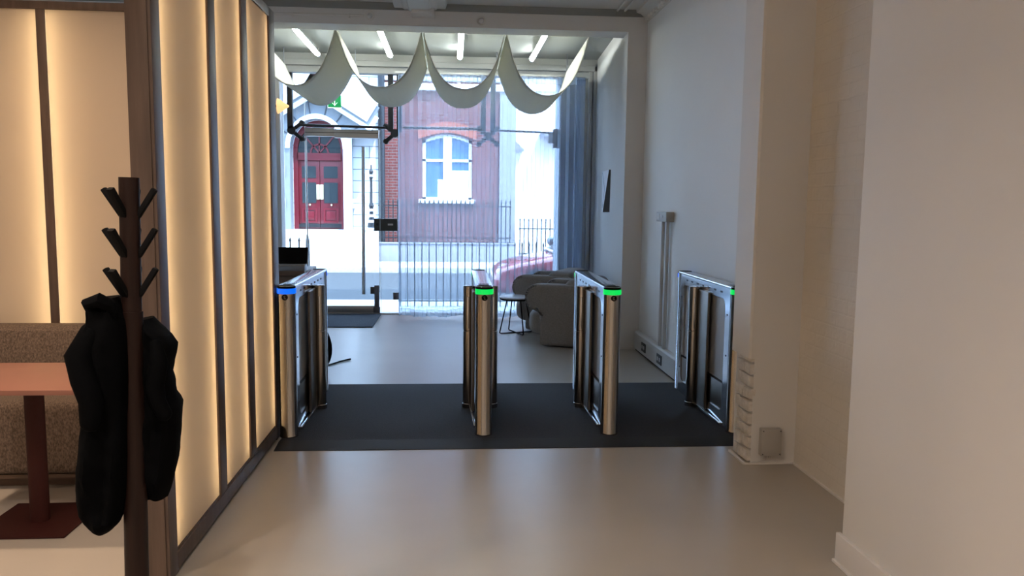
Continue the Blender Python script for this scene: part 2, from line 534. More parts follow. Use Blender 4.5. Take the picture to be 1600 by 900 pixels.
# shopfront header, jambs and sill
struct('wall_front_header', MB().box(-4.7, 1.93, 10.62, 10.86, 3.30, 3.46).box(-4.7, 1.93, 10.70, 10.86, 3.22, 3.31).box(-4.7, 1.93, 10.60, 10.64, 3.365, 3.375), 'frame')
struct('trim_jamb_right', MB().box(1.72, 1.80, 10.74, 10.9, 0, 3.24, 0.008).box(1.80, 1.85, 10.66, 10.9, 0, 3.32, 0.006).box(1.86, 1.92, 10.62, 10.9, 0, 3.40, 0.006), 'frame')
struct('wall_front_left', MB().box(-4.7, -2.42, 10.8, 11.0, -0.2, 0.25).box(-4.7, -4.5, 10.8, 11.0, -0.2, 3.5), 'white')
struct('window_added_daylight', MB().box(-4.5, -2.42, 10.894, 10.906, 0.25, 3.22), 'glass')  # unseen extra pane, added to bring daylight onto the right wall
struct('trim_jamb_left', MB().box(-2.42, -2.28, 10.7, 10.95, 0, 3.24, 0.01), 'wplastic')
struct('trim_sill', MB().box(-2.42, 1.93, 10.84, 10.96, -0.05, 0.018, 0.004), 'alu')
# facade of this building above and beside the shopfront
fm = MB().box(-14, 14, 10.96, 11.36, 3.35, 7.9).box(-14, -4.6, 10.96, 11.36, -0.3, 3.4).box(1.95, 14, 10.96, 11.36, -0.3, 3.4)
struct('wall_facade', fm, 'facade')
struct('trim_pilaster', MB().box(1.455, 1.98, 11.0, 11.5, -0.1, 3.45, 0.02).box(1.42, 1.98, 10.98, 11.54, -0.1, 0.35, 0.02), 'pilaster')
# street
struct('floor_pavement_near', MB().box(-14, 14, 10.93, 12.55, -0.3, -0.02), 'pave')
struct('floor_road', MB().box(-30, 30, 12.5, 18.9, -0.4, -0.13), 'road')
struct('trim_kerb_near', MB().box(-14, 14, 12.5, 12.65, -0.35, -0.015, 0.01), 'kerb')
struct('trim_kerb_far', MB().box(-30, 30, 18.84, 19.0, -0.35, 0.0, 0.01), 'kerb')
struct('floor_pavement_far', MB().box(-30, 30, 18.95, 26, -0.3, -0.01), 'pave')

# ================================================================== LIT PARTITION (walnut frame, back-lit fabric)
def light_panel_parts(root, a0, a1, z0, z1, axis, face, back):
    """fabric stretched between a0..a1 along the given axis, with LED strips at both sides behind it"""
    sgn = 1 if back > face else -1
    lo = lambda p, q: (min(p, q), max(p, q))
    def bx(mb, u0, u1, d0, d1, zz0, zz1):
        d0, d1 = lo(d0, d1)
        if axis == 'y':
            return mb.box(d0, d1, u0, u1, zz0, zz1)
        return mb.box(u0, u1, d0, d1, zz0, zz1)
    fab = obj('fabric_panel', bx(MB(), a0, a1, face + sgn * 0.010, face + sgn * 0.0115, z0, z1), 'panel', root, world=True)
    obj('led_backlight', bx(MB(), a0 - .03, a1 + .03, back - sgn * 0.008, back, z0 - .02, z1 + .02), 'board_dim' if axis == 'y' else 'board', fab, world=True)
    mid = (face + back) / 2 + sgn * 0.012
    for u0, u1 in ((a0 - 0.012, a0 - 0.004), (a1 + 0.004, a1 + 0.012)):
        obj('led_strip', bx(MB(), u0, u1, mid - 0.008, mid + 0.008, z0 + .01, z1 - .01), 'led_warm', fab, world=True)

XF, XB = -1.13, -1.225
part = thing('lit_partition', 'long walnut-framed partition with three glowing fabric panels beside the turnstile lane', 'partition', (-1.18, 3.12, 0))
ys = [(3.225, 3.82), (3.93, 4.40), (4.52, 5.04)]
obj('corner_post', MB().box(XB, XF, 3.116, 3.21, 0.0, 3.2, 0.004).box(XB + .012, XF - .012, 3.108, 3.12, 0.0, 3.2, 0.002), 'wood', part, world=True)
def mullion(y0, y1):
    # shallow front face lip with narrower core behind so that the strips sit beside it
    return MB().box(XF - 0.008, XF, y0, y1, 0.09, 2.665, 0.002).box(XB, XF - 0.004, y0 + .018, y1 - .018, 0.09, 2.665)
obj('mullion', mullion(3.82, 3.93), 'wood', part, world=True)
obj('mullion', mullion(4.40, 4.52), 'wood', part, world=True)
obj('end_post', MB().box(XF - .01, XF, 5.04, 5.19, 0, 2.71, 0.003).box(XB, XF - .005, 5.06, 5.19, 0, 2.71, 0.003), 'wood', part, world=True)
obj('bottom_rail', MB().box(XB, XF + .0, 3.21, 5.06, 0.012, 0.085, 0.003).box(XB, XF - .006, 3.21, 5.06, 0.085, 0.098, 0.002).box(XB + .02, XF - .02, 3.21, 5.06, 0.0, 0.02), 'wood', part, world=True)
obj('top_rail', MB().box(XB, XF, 3.21, 5.06, 2.655, 2.71, 0.003), 'wood', part, world=True)
for a, b in ys:
    light_panel_parts(part, a, b, 0.098, 2.655, 'y', XF, XB)

bw = thing('lit_back_screen', 'walnut-framed screen of glowing cream fabric panels behind the tweed sofa', 'partition', (-2.6, 4.95, 0))
YF, YB = 4.88, 4.975
xs = [-4.6, -3.41, -2.39, -1.37]
def bmull(x):
    return MB().box(x - .026, x + .026, YF, YF + .008, 0.0, 2.63, 0.002).box(x - .010, x + .010, YF + .004, YB, 0.0, 2.63)
for x in xs[1:]:
    obj('mullion', bmull(x), 'wood', bw, world=True)
obj('top_rail', MB().box(-4.6, -1.23, YF - .005, YB, 2.62, 2.665, 0.003), 'wood', bw, world=True)
obj('bottom_rail', MB().box(-4.6, -1.23, YF, YB, 0.0, 0.10, 0.003), 'wood', bw, world=True)
for a, b in ((-4.57, -3.436), (-3.384, -2.416), (-2.364, -1.396)):
    light_panel_parts(bw, a, b, 0.10, 2.62, 'x', YF, YB)

# ================================================================== BOOTH: SOFA, TABLE
sf = thing('banquette_sofa', 'long brown tweed banquette sofa in front of the glowing fabric screen', 'sofa', (-2.6, 4.5, 0))
obj('plinth', MB().box(-4.4, -1.35, 4.27, 4.80, 0.0, 0.085), 'deskwood', sf, world=True)
sm = MB().box(-4.45, -1.30, 4.19, 4.84, 0.08, 0.47, 0.045, 4)
obj('seat', sm, 'sofa', sf, world=True)
bk = MB().prism([(4.60, 0.44), (4.66, 0.775), (4.70, 0.80), (4.80, 0.80), (4.845, 0.775), (4.845, 0.44)], 'yz', -4.45, -1.30, 0.012)
obj('backrest', bk, 'sofa', sf, world=True)
obj('base_trim', MB().box(-4.45, -1.30, 4.20, 4.215, 0.062, 0.082), 'deskwood', sf, world=True)

tb = thing('cafe_table', 'square terracotta-topped cafe table on a dark red pedestal in front of the sofa', 'table', (-1.96, 3.77, 0))
obj('tabletop', MB().prism([(-0.33, 0.690), (-0.355, 0.702), (-0.355, 0.712), (0.355, 0.712), (0.355, 0.702), (0.33, 0.690)], 'xz', -0.32, 0.28, 0.002), 'redtop', tb)
obj('column', MB().cyl((0, 0, 0.008), (0, 0, 0.69), 0.042, seg=28), 'redmetal', tb)
obj('base_plate', MB().box(-0.215, 0.205, -0.205, 0.215, 0.0, 0.010, 0.004), 'redmetal', tb)
obj('mounting_plate', MB().box(-0.15, 0.15, -0.15, 0.15, 0.682, 0.691), 'redmetal', tb)

# ================================================================== COAT STAND AND JACKETS
cs = thing('coat_stand', 'dark stained wooden coat stand with angled pegs in the left foreground', 'coat stand', (-0.978, 2.4, 0))
LX = lambda z: 0.019 * z          # slight lean
obj('pole', MB().tube([(LX(1.20), 0, 1.195), (LX(1.595), 0, 1.595)], 0.0285, 24), 'darkwood', cs)
obj('lower_pole', MB().tube([(LX(0.02), 0, 0.02), (LX(1.2), 0, 1.2)], [0.036, 0.0315], 24), 'darkwood', cs)
obj('base', MB().lathe((0, 0, 0), [(0.19, 0.0), (0.195, 0.008), (0.19, 0.022), (0.06, 0.034), (0.04, 0.05)], 40), 'darkwood', cs)
for lv in (1.562, 1.445, 1.328):
    for a in (182, 248, 2, 95):
        ca, sa = math.cos(R(a)), math.sin(R(a))
        p0 = Vector((LX(lv) + 0.020 * ca, 0.020 * sa, lv - 0.082))
        p1 = Vector((LX(lv) + 0.072 * ca, 0.072 * sa, lv))
        obj('peg', MB().bar(p0, p1, 0.022, 0.016, 0.004, updir=(ca, sa, 0.3)), 'black', cs)

def jacket_body(rows, depth, seed, cy, nseg=40):
    rings = []
    # interpolate the outline rows to a fine ladder
    fine = []
    for (xa, xb, z), (xc, xd, z2) in zip(rows, rows[1:]):
        n = max(2, int(abs(z - z2) / 0.018))
        for i in range(n):
            t = i / n
            fine.append((xa + (xc - xa) * t, xb + (xd - xb) * t, z + (z2 - z) * t))
    fine.append(rows[-1])
    for q, (xa, xb, z) in enumerate(fine):
        cx, hw = (xa + xb) / 2, (xb - xa) / 2
        e = min(1.0, 0.5 + 0.5 * min(q, len(fine) - 1 - q) / 3.0)
        r = []
        for k in range(nseg):
            a = 2 * PI * k / nseg
            sx = math.copysign(abs(math.cos(a)) ** 0.8, math.cos(a))
            sy = math.copysign(abs(math.sin(a)) ** 0.8, math.sin(a))
            p = Vector((cx + hw * sx, cy + depth * e * sy, z))
            nn = noise.noise(Vector((p.x * 16 + seed, a * 1.1, z * 6))) * 0.014 + noise.noise(Vector((p.x * 40, z * 26 + p.x * 18, seed))) * 0.006
            p.y += nn * math.copysign(1, sy) * (0.3 + abs(sy)) * 1.6
            p.x += nn * 0.22 * sx
            r.append(p)
        rings.append(r)
    return MB().rings(rings)

jl = thing('hanging_jacket', 'long black puffer coat hanging on the left side of the coat stand', 'coat', (-1.03, 2.36, 1.22), group=None)
rowsL = [(-1.030, -0.990, 1.245), (-1.046, -0.978, 1.228), (-1.054, -0.962, 1.174), (-1.074, -0.958, 1.116), (-1.087, -0.959, 1.081), (-1.068, -0.959, 1.050), (-1.066, -0.961, 0.999), (-1.077, -0.964, 0.931), (-1.093, -0.968, 0.892), (-1.105, -0.972, 0.783), (-1.113, -0.981, 0.663), (-1.106, -0.989, 0.603), (-1.078, -1.005, 0.558), (-1.055, -1.022, 0.541)]
obj('coat_body', jacket_body(rowsL, 0.085, 1.0, 2.37), 'jacket', jl, world=True)
obj('collar', MB().tube([(-1.036, 2.33, 1.20), (-1.035, 2.305, 1.235), (-1.005, 2.30, 1.245), (-0.985, 2.315, 1.23), (-0.978, 2.335, 1.19)], [0.014, 0.02, 0.022, 0.02, 0.012], 10, True), 'jacket', jl, world=True)
sl = [(-1.035, 2.31, 1.15), (-1.058, 2.285, 1.085), (-1.042, 2.272, 1.02), (-1.025, 2.272, 0.96), (-1.03, 2.275, 0.90)]
slv = MB().tube(sl, [0.030, 0.040, 0.036, 0.034, 0.030], 16, True)
obj('sleeve', slv, 'jacket', jl, world=True)

jr = thing('hanging_jacket', 'short black jacket with a pointed shoulder hanging on the right side of the coat stand', 'coat', (-0.89, 2.43, 1.15))
rowsR = [(-0.945, -0.918, 1.172), (-0.948, -0.905, 1.150), (-0.955, -0.869, 1.116), (-0.955, -0.856, 1.087), (-0.955, -0.861, 1.057), (-0.955, -0.873, 0.999), (-0.955, -0.866, 0.969), (-0.955, -0.860, 0.936), (-0.958, -0.843, 0.900), (-0.960, -0.847, 0.821), (-0.960, -0.862, 0.721), (-0.962, -0.879, 0.651), (-0.962, -0.893, 0.606)]
obj('coat_body', jacket_body(rowsR, 0.075, 5.0, 2.46), 'jacket', jr, world=True)
obj('sleeve', MB().tube([(-0.892, 2.40, 1.10), (-0.876, 2.385, 1.05), (-0.888, 2.38, 0.98), (-0.885, 2.385, 0.93), (-0.868, 2.39, 0.89)], [0.02, 0.026, 0.026, 0.024, 0.022], 14, True), 'jacket', jr, world=True)

# ================================================================== PLATFORM AND TURNSTILES
pm = MB().prism([(4.815, 0.0), (4.955, 0.016), (6.55, 0.016), (6.57, 0.0)], 'yz', -1.10, 1.975)
pf = one('entrance_matting', pm, 'mat', 'wide charcoal ribbed matting lying under the row of turnstiles', 'mat', (0.4, 5.7, 0.0))
obj('edge_ramp', MB().prism([(4.805, 0.0), (4.805, 0.003), (4.955, 0.0185), (4.965, 0.0185), (4.965, 0.0)], 'yz', -1.10, 1.975), 'mat_edge', pf, world=True)

ZB = 0.017
def make_turnstile(loc, label, near_led, far_led, sides):
    t = thing('turnstile', label, 'turnstile', loc, 'glass wing turnstiles on the charcoal matting')
    r = 0.056
    L = 1.24
    for nm, y, led, s in (('front_pillar', 0, near_led, -1), ('rear_pillar', L, far_led, 1)):
        p = obj(nm, MB().lathe((0, y, ZB), [(r + .002, 0), (r + .002, .012), (r, .016), (r, .932 if s < 0 else .966)], 36), 'steel' if s < 0 else 'polish', t)
        if s < 0:
            obj('led_ring', MB().lathe((0, y, ZB), [(r, .932), (r + .0035, .934), (r + .0035, .964), (r, .966)], 36), led, p)
        else:
            lr = MB()
            for a in (0,):
                o_ = [((r + .004) * math.cos(R(q)), y + (r + .004) * math.sin(R(q))) for q in range(10, 171, 8)]
                i_ = [((r - .004) * math.cos(R(q)), y + (r - .004) * math.sin(R(q))) for q in range(170, 9, -8)]
                lr.prism(o_ + i_, 'xy', ZB + .932, ZB + .966)
            obj('led_ring', lr, led, p)
        obj('pillar_cap', MB().lathe((0, y, ZB), [(r, .966), (r, .980), (r - .005, .984)], 36), 'black', p)
        rd = obj('reader_badge', MB().cyl((0, y + s * (r - .004), ZB + .912), (0, y + s * (r + .004), ZB + .912), 0.019, seg=24), 'black', p)
        g = MB()
        for rr, a0, a1 in ((.004, 30, 330), (.009, 60, 150)):
            pts = [(rr * math.cos(R(a0 + (a1 - a0) * i / 10)), y + s * (r + .0045), ZB + .912 + rr * math.sin(R(a0 + (a1 - a0) * i / 10))) for i in range(11)]
            g.tube(pts, 0.0008, 6)
        g.bar((-.004, y + s * (r + .0045), ZB + .904), (.009, y + s * (r + .0045), ZB + .903), .002, .002)
        obj('reader_symbol', g, 'plastic', rd)
    # top cover with a dark reader window
    oc = arc(0, 0, r - .001, 180, 360, 14)
    top = [(x, z) for x, z in oc] + [(x, L - z) for x, z in reversed(oc)]
    tc_ = obj('top_cover', MB().prism([(p[0], p[1]) for p in top], 'xy', ZB + .966, ZB + .983, 0.003), 'polish', t)
    obj('scanner_window', MB().box(-.035, .035, .07, .17, ZB + .983, ZB + .9845), 'iglass', tc_)
    # housing with a rounded opening on each flank
    outer = rrect(0.045, L - 0.045, ZB + .0, ZB + .966, 0.002)
    inner = rrect(0.135, L - 0.105, ZB + .10, ZB + .885, 0.06)
    hs = obj('housing', plate_with_hole(MB(), outer, inner, 'yz', -0.045, 0.045), 'polish', t)
    for sx in (-1, 1):
        for yy, z in ((.09, .80), (.09, .52), (.09, .22), (L - .07, .80), (L - .07, .52), (L - .07, .22)):
            obj('fixing_bolt', MB().cyl((sx * .044, yy, z), (sx * .0475, yy, z), .006, seg=10), 'dkmetal', hs)
        for i in range(7):
            obj('sensor_slot', MB().box(min(sx * .0445, sx * .0462), max(sx * .0445, sx * .0462), .20 + i * .135, .245 + i * .135, ZB + .922, ZB + .934), 'dkmetal', hs)
    obj('infill_panel', MB().box(-.022, .022, .13, L - .10, ZB + .30, ZB + .89), 'satin', t)
    obj('service_box', MB().box(-.035, .035, .13, L - .10, ZB + .09, ZB + .29, 0.004), 'bronze', t)
    for sx in sides:
        x = sx * .086
        q = obj('barrier_post', MB().lathe((x, .70, ZB), [(.046, 0), (.046, .03), (.042, .034), (.042, .575), (.0395, .578), (.0395, .584), (.042, .587), (.042, .91), (.036, .915)], 28), 'steel', t)
        obj('grip_slot', MB().box(x - .007 + sx * .006, x + .007 + sx * .006, .70 - .0445, .70 - .036, ZB + .60, ZB + .835, .003), 'polish', q)
        obj('hinge_bracket', MB().box(min(sx * .04, sx * .075), max(sx * .04, sx * .075), .69, .76, ZB + .04, ZB + .90, .004), 'bronze', t)
        xw = sx * .0575
        wg = obj('barrier_wing', MB().box(xw - .010, xw + .010, .44, .69, ZB + .035, ZB + .895, .008, 3), 'bronze', t)
        obj('wing_foot', MB().bar((sx * .052, .14, ZB + .012), (sx * .075, .66, ZB + .03), .016, .02, .004), 'polish', wg)
    return t

make_turnstile((-1.060, 5.075, 0), 'turnstile with a blue light ring beside the glowing partition, leftmost of the four', 'bled', 'bled', (1,))
make_turnstile((0.200, 5.075, 0), 'turnstile with a green light ring standing alone in the middle of the opening, seen end-on', 'gled', 'gled', (-1, 1))
make_turnstile((1.038, 5.065, 0), 'turnstile with a green light ring in front of the taupe armchairs', 'gled', 'gled', (-1,))
make_turnstile((1.897, 5.075, 0), 'turnstile with a green light ring against the right wall beside the white column', 'gled', 'bled', (-1,))

# ================================================================== RIGHT WALL FITTINGS
jb = thing('junction_box', 'small grey plastic junction box low on the front of the white column', 'junction box', (1.88, 4.45, 0.06))
obj('box_body', MB().box(1.818, 1.942, 4.405, 4.45, 0.062, 0.226, 0.005), 'plastic', jb, world=True)
for x in (1.828, 1.932):
    for z in (0.074, 0.214):
        obj('cover_screw', MB().cyl((x, 4.4035, z), (x, 4.406, z), 0.004, seg=10), 'socket', jb, world=True)
for x in (1.86, 1.88):
    obj('cable_gland', MB().cyl((x, 4.43, 0.045), (x, 4.43, 0.064), 0.006), 'wplastic', jb, world=True)
obj('cable', MB().tube([(1.86, 4.43, 0.05), (1.855, 4.435, 0.03), (1.82, 4.44, 0.02), (1.775, 4.445, 0.012)], 0.003, 8), 'wplastic', jb, world=True)

tr = thing('skirting_trunking', 'white skirting trunking with socket outlets along the foot of the far right wall', 'trunking', (1.96, 7.4, 0))
obj('trunk', MB().prism([(1.98, 0.02), (1.925, 0.02), (1.925, 0.19), (1.94, 0.205), (1.98, 0.21)], 'xz', 6.62, 8.17, 0.003), 'wplastic', tr, world=True)
obj('shadow_gap', MB().box(1.94, 1.98, 6.62, 8.17, 0.0, 0.021), 'black', tr, world=True)
for y in (7.75, 7.14):
    s = obj('socket_outlet', MB().box(1.918, 1.927, y - .085, y + .085, 0.055, 0.145, 0.003), 'socket', tr, world=True)
    for dy in (-.035, .035):
        obj('switch_rocker', MB().box(1.915, 1.919, y + dy - .015, y + dy + .015, 0.085, 0.12, 0.001), 'wplastic', s, world=True)

cd = thing('wall_conduit', 'pair of pale vertical conduits with a small box on top on the right wall', 'conduit', (1.96, 7.17, 0.2))
for y in (7.26, 7.10):
    obj('conduit_tube', MB().tube([(1.955, y, 0.21), (1.955, y, 1.40)], 0.017, 16), 'wplastic', cd, world=True)
tb_ = obj('terminal_box', MB().box(1.905, 1.98, 6.99, 7.33, 1.385, 1.475, 0.006), 'plastic', cd, world=True)
obj('box_label', MB().cyl((1.902, 7.12, 1.435), (1.906, 7.12, 1.435), 0.012, seg=16).box(1.902, 1.906, 7.22, 7.30, 1.40, 1.46), 'wplastic', tb_, world=True)

wl = thing('wall_leaflet_holder', 'white folded metal holder with a dark edge on the window reveal', 'holder', (1.80, 9.25, 1.44))
vv = [(1.828, 9.72, 1.94), (1.812, 9.20, 1.945), (1.775, 9.40, 1.445), (1.768, 9.30, 1.445), (1.86, 9.72, 1.94), (1.845, 9.20, 1.945), (1.855, 9.42, 1.445), (1.845, 9.20, 1.45)]
def faces_mb(vs, fs):
    m = MB()
    q = [m.bm.verts.new(v) for v in vs]
    for f in fs:
        m.bm.faces.new([q[i] for i in f])
    return m
MT['holder'] = pmat('window_lit_enamel', (0.92, 0.94, 0.96), 0.3)  # whitened so the colour carries the window light on the tilted face
obj('folded_front', faces_mb(vv, [(0, 1, 3, 2), (0, 4, 5, 1), (2, 3, 7, 6), (0, 2, 6, 4), (4, 6, 7, 5), (1, 5, 7, 3)]), 'holder', wl, world=True, smooth=0)
obj('dark_edge', faces_mb([(1.808, 9.190, 1.945), (1.848, 9.176, 1.945), (1.764, 9.290, 1.447), (1.848, 9.182, 1.45), (1.812, 9.199, 1.945), (1.850, 9.19, 1.945), (1.768, 9.299, 1.447), (1.850, 9.192, 1.45)], [(0, 1, 3, 2), (4, 6, 7, 5), (0, 4, 5, 1), (2, 3, 7, 6), (0, 2, 6, 4), (1, 5, 7, 3)]), 'socket', wl, world=True, smooth=0)
ln = MB()
ln.bar((1.822, 9.66, 1.93), (1.795, 9.36, 1.72), .003, .003).bar((1.795, 9.36, 1.72), (1.776, 9.38, 1.50), .003, .003)
obj('fold_line', ln, 'plaque', wl, world=True)

# fittings on the crossing beam and ceiling
bc = thing('beam_conduit', 'thin horizontal conduit running along the crossing beam at upper left', 'conduit', (-1.8, 8.18, 3.36))
obj('conduit_tube', MB().tube([(-3.0, 8.19, 3.375), (-0.90, 8.19, 3.385)], 0.011, 10), 'ceil', bc, world=True)
for x in (-2.4, -1.6, -1.05):
    obj('saddle_clip', MB().box(x - .012, x + .012, 8.175, 8.2, 3.36, 3.398, 0.002), 'ceil', bc, world=True)
for x, z, lb in ((-0.843, 3.391, 'round white sensor on the beam at the end of the conduit'), (0.271, 3.372, 'round white sensor on the beam right of the plaster corbel')):
    sn = thing('beam_sensor', lb, 'sensor', (x, 8.2, z), 'round sensors on the crossing beam')
    obj('sensor_base', MB().cyl((0, -.012, 0), (0, 0.002, 0), 0.048, seg=28), 'ceil', sn)
    obj('sensor_dome', MB().ell((0, -.014, -.006), (.026, .022, .026)), 'wplastic', sn)
cc = thing('ceiling_conduit', 'pair of thin conduits on the ceiling near the right corner', 'conduit', (1.70, 7.6, 3.5))
for x in (1.66, 1.74):
    obj('conduit_tube', MB().tube([(x, 6.0, 3.508), (x, 8.19, 3.508)], 0.013, 10), 'ceil', cc, world=True)

# ================================================================== BAY: TUBES, SWAGS, EXIT SIGN
names = ['leftmost of the four', 'second from the left', 'third from the left', 'rightmost of the four']
for i, x in enumerate((-1.70, -0.80, 0.075, 0.99)):
    t = thing('tube_light', 'white fluorescent tube light on the bay ceiling, ' + names[i], 'lamp', (x, 8.55, 3.37), 'tube lights above the fabric swags')
    obj('lamp_tube', MB().tube([(0, 0.09, 0), (-0.01, 1.66, 0)], 0.027, 16, True), 'tube', t)
    hb = MB()
    ho = [(0.034 * math.cos(R(a)), 0.034 * math.sin(R(a))) for a in range(0, 181, 12)]
    hi = [(0.030 * math.cos(R(a)), 0.030 * math.sin(R(a))) for a in range(180, -1, -12)]
    hb.prism(ho + hi, 'xz', 0.075, 1.69)
    obj('added_light_shield', hb, 'wplastic', t)  # hidden half shell, added to keep direct tube light off the ceiling
    for y in (0.0, 1.69):
        e = obj('end_cap', MB().tube([(0, y, 0), (0, y + .075, 0)], 0.030, 16), 'alu', t)
        obj('cap_rod', MB().tube([(0, y + .04, 0.02), (0, y + .04, 0.085)], 0.006, 8), 'alu', e)
YN, YFAR = 8.58, 10.28
hooks = [-2.12, -1.235, -0.337, 0.545, 1.45]
snames = ['leftmost of four, cut off by the partition', 'second from the left', 'third from the left', 'rightmost, its lit inner side showing']
kks = (2.3, 2.8, 2.8, 2.8)
for i in range(4):
    a, b = hooks[i], hooks[i + 1]
    t = thing('fabric_swag', 'ivory fabric swag below the bay ceiling, ' + snames[i], 'drape', ((a + b) / 2, YN, 3.38), 'ivory swags below the bay ceiling')
    dipz = 2.742 - (0.05 if i == 3 else 0)
    kk = kks[i]
    def f(u, v, off=0.0):
        tt = 2 * u - 1
        top = 3.335 - 0.10 * v
        kk = kks[i] - (0.9 * v if i == 0 else 0)
        c = (math.cosh(kk * abs(tt)) - 1) / (math.cosh(kk) - 1)
        z = dipz + (top - dipz) * c
        wr = 0.004 * noise.noise(Vector((u * 7 + i * 5, v * 2.0, 1.3))) + 0.003 * noise.noise(Vector((u * 26, v * 3.0, i)))
        x = (a + b) / 2 + (b - a) / 2 * tt * (1 - 0.02) + wr * 0.4
        y = YN + (YFAR - YN) * v
        return (x, y, z + wr * (1 - c))
    mb = MB().grid(f, 56, 14)
    o = obj('fabric', mb, 'swag', t, smooth=180, world=True)
    so = o.modifiers.new('thickness', 'SOLIDIFY'); so.thickness = 0.004; so.offset = 0
    for v in (0.0, 1.0):
        obj('hem', MB().tube([Vector(f(u / 40, v)) for u in range(41)], 0.005, 6), 'swag', t, smooth=180, world=True)
    for x in ((b,) if i else (a, b)):
        obj('hanging_wire', MB().tube([(x - .006, YN + .005, 3.325), (x - .006, YN + .005, 3.452)], 0.006, 8), 'grmetal', t, world=True)
        obj('hanging_wire', MB().tube([(x - .006, YFAR - .005, 3.22), (x - .006, YFAR - .005, 3.452)], 0.006, 8), 'grmetal', t, world=True)

ex = thing('exit_sign', 'small green emergency exit sign with a white arrow beside the leftmost swag', 'sign', (-1.54, 10.5, 2.757))
sb = obj('sign_board', MB().box(-1.622, -1.455, 10.492, 10.508, 2.765, 2.915, 0.002), 'green', ex, world=True)
obj('sign_edge', MB().box(-1.628, -1.449, 10.494, 10.506, 2.757, 2.765).box(-1.628, -1.622, 10.494, 10.506, 2.765, 2.80), 'glyph', ex, world=True)
for x in (-1.60, -1.475):
    obj('hanger_bracket', MB().box(x - .015, x + .015, 10.49, 10.51, 2.915, 3.0).tube([(x, 10.5, 3.0), (x, 10.5, 3.45)], 0.004, 8), 'grmetal', ex, world=True)
ar = MB().box(-1.543, -1.531, 10.488, 10.493, 2.787, 2.885)
ar.bar((-1.572, 10.4905, 2.825), (-1.534, 10.4905, 2.785), .005, .014, updir=(0, 1, 0)).bar((-1.502, 10.4905, 2.825), (-1.540, 10.4905, 2.785), .005, .014, updir=(0, 1, 0))
obj('arrow', ar, 'glyph', sb, world=True)
ex.location.z -= 0.018

sco = thing('panel_reflection', 'glowing cone mimicking a panel reflection at the left edge of the glass front', 'lamp', (-2.23, 10.55, 2.75))
obj('reflection_cone', MB().tube([(-2.27, 10.55, 2.755), (-2.13, 10.55, 2.755)], [0.10, 0.01], 20), 'cream', sco, world=True)  # glowing cone in place of the light panel's reflection in the glass
obj('added_cone_bracket', MB().tube([(-2.42, 10.55, 2.755), (-2.26, 10.55, 2.755)], 0.015, 10), 'dkmetal', sco, world=True)

# ================================================================== GLASS FRONT
YG = 10.9
gd = thing('glass_door', 'frameless glass entrance door with a tall steel pull handle', 'door', (-1.49, YG, 0.02))
gl = obj('door_glass', MB().box(-1.975, -1.015, YG - .006, YG + .006, 0.10, 2.42), 'glass', gd, world=True)
obj('glass_edge', MB().box(-1.989, -1.973, YG - .009, YG + .009, 0.02, 2.42).box(-1.015, -1.008, YG - .007, YG + .007, 0.30, 2.42), 'glass_edge', gl, world=True)
hd = obj('top_closer', MB().box(-1.99, -1.60, YG - .05, YG + .03, 2.405, 2.515, 0.006).box(-1.60, -1.01, YG - .055, YG + .03, 2.39, 2.50, 0.006), 'alu', gd, world=True)
obj('closer_seam', MB().box(-1.985, -1.02, YG - .0575, YG - .049, 2.452, 2.458), 'black', hd, world=True)
obj('bottom_rail', MB().box(-1.985, -1.03, YG - .03, YG + .03, 0.018, 0.115, 0.006), 'alu', gd, world=True)
obj('patch_fitting', MB().box(-1.10, -1.01, YG - .035, YG + .035, 0.018, 0.10, 0.006).box(-1.085, -1.02, YG - .035, YG + .035, 0.10, 0.40, 0.006).box(-1.14, -1.06, YG - .03, YG + .03, 0.28, 0.38, 0.006), 'grmetal', gd, world=True)
ph = obj('pull_handle', MB().tube([(-1.225, YG - .075, 0.28), (-1.215, YG - .075, 2.27)], 0.024, 16), 'polish', gd, world=True)
obj('handle_standoff', MB().tube([(-1.223, YG - .075, 0.42), (-1.223, YG, 0.42)], 0.010, 10).tube([(-1.216, YG - .075, 2.13), (-1.216, YG, 2.13)], 0.010, 10), 'steel', ph, world=True)
lk = obj('lock_box', MB().box(-1.085, -1.004, YG - .045, YG + .03, 1.145, 1.315, 0.006), 'lock', gd, world=True)
obj('lock_cylinder', MB().cyl((-1.035, YG - .049, 1.235), (-1.035, YG - .043, 1.235), 0.018), 'dkmetal', lk, world=True)

def pane(x0, x1, z0, z1, label, nm='glass_pane'):
    p = thing(nm, label, 'glass pane', ((x0 + x1) / 2, YG, z0))
    g = obj('glass_sheet', MB().box(x0, x1, YG - .006, YG + .006, z0, z1), 'glass', p, world=True)
    obj('glass_edge', MB().box(x0 - .004, x0, YG - .007, YG + .007, z0, z1).box(x1, x1 + .004, YG - .007, YG + .007, z0, z1), 'glass_edge', g, world=True)
    return p
p1 = pane(-0.995, -0.755, 0.02, 2.50, 'narrow fixed glass pane between the glass door and the sheer curtain')
stb = obj('strike_box', MB().box(-0.998, -0.765, YG - .045, YG + .03, 1.145, 1.315, 0.006), 'lock', p1, world=True)
obj('lock_indicator', MB().box(-0.895, -0.825, YG - .048, YG - .044, 1.222, 1.246), 'plastic', stb, world=True)
obj('floor_clip', MB().box(-0.83, -0.75, YG - .03, YG + .03, 0.20, 0.30, 0.006), 'grmetal', p1, world=True)
pane(-0.745, 0.495, 0.02, 3.22, 'large glass pane behind the left half of the sheer curtain')
pane(0.505, 1.72, 0.02, 3.22, 'large glass pane behind the right half of the sheer curtain')
pane(-2.28, -2.0, 0.02, 3.22, 'narrow glass side pane left of the glass door')
pane(-1.98, -0.755, 2.53, 3.22, 'glass fanlight pane above the glass door')

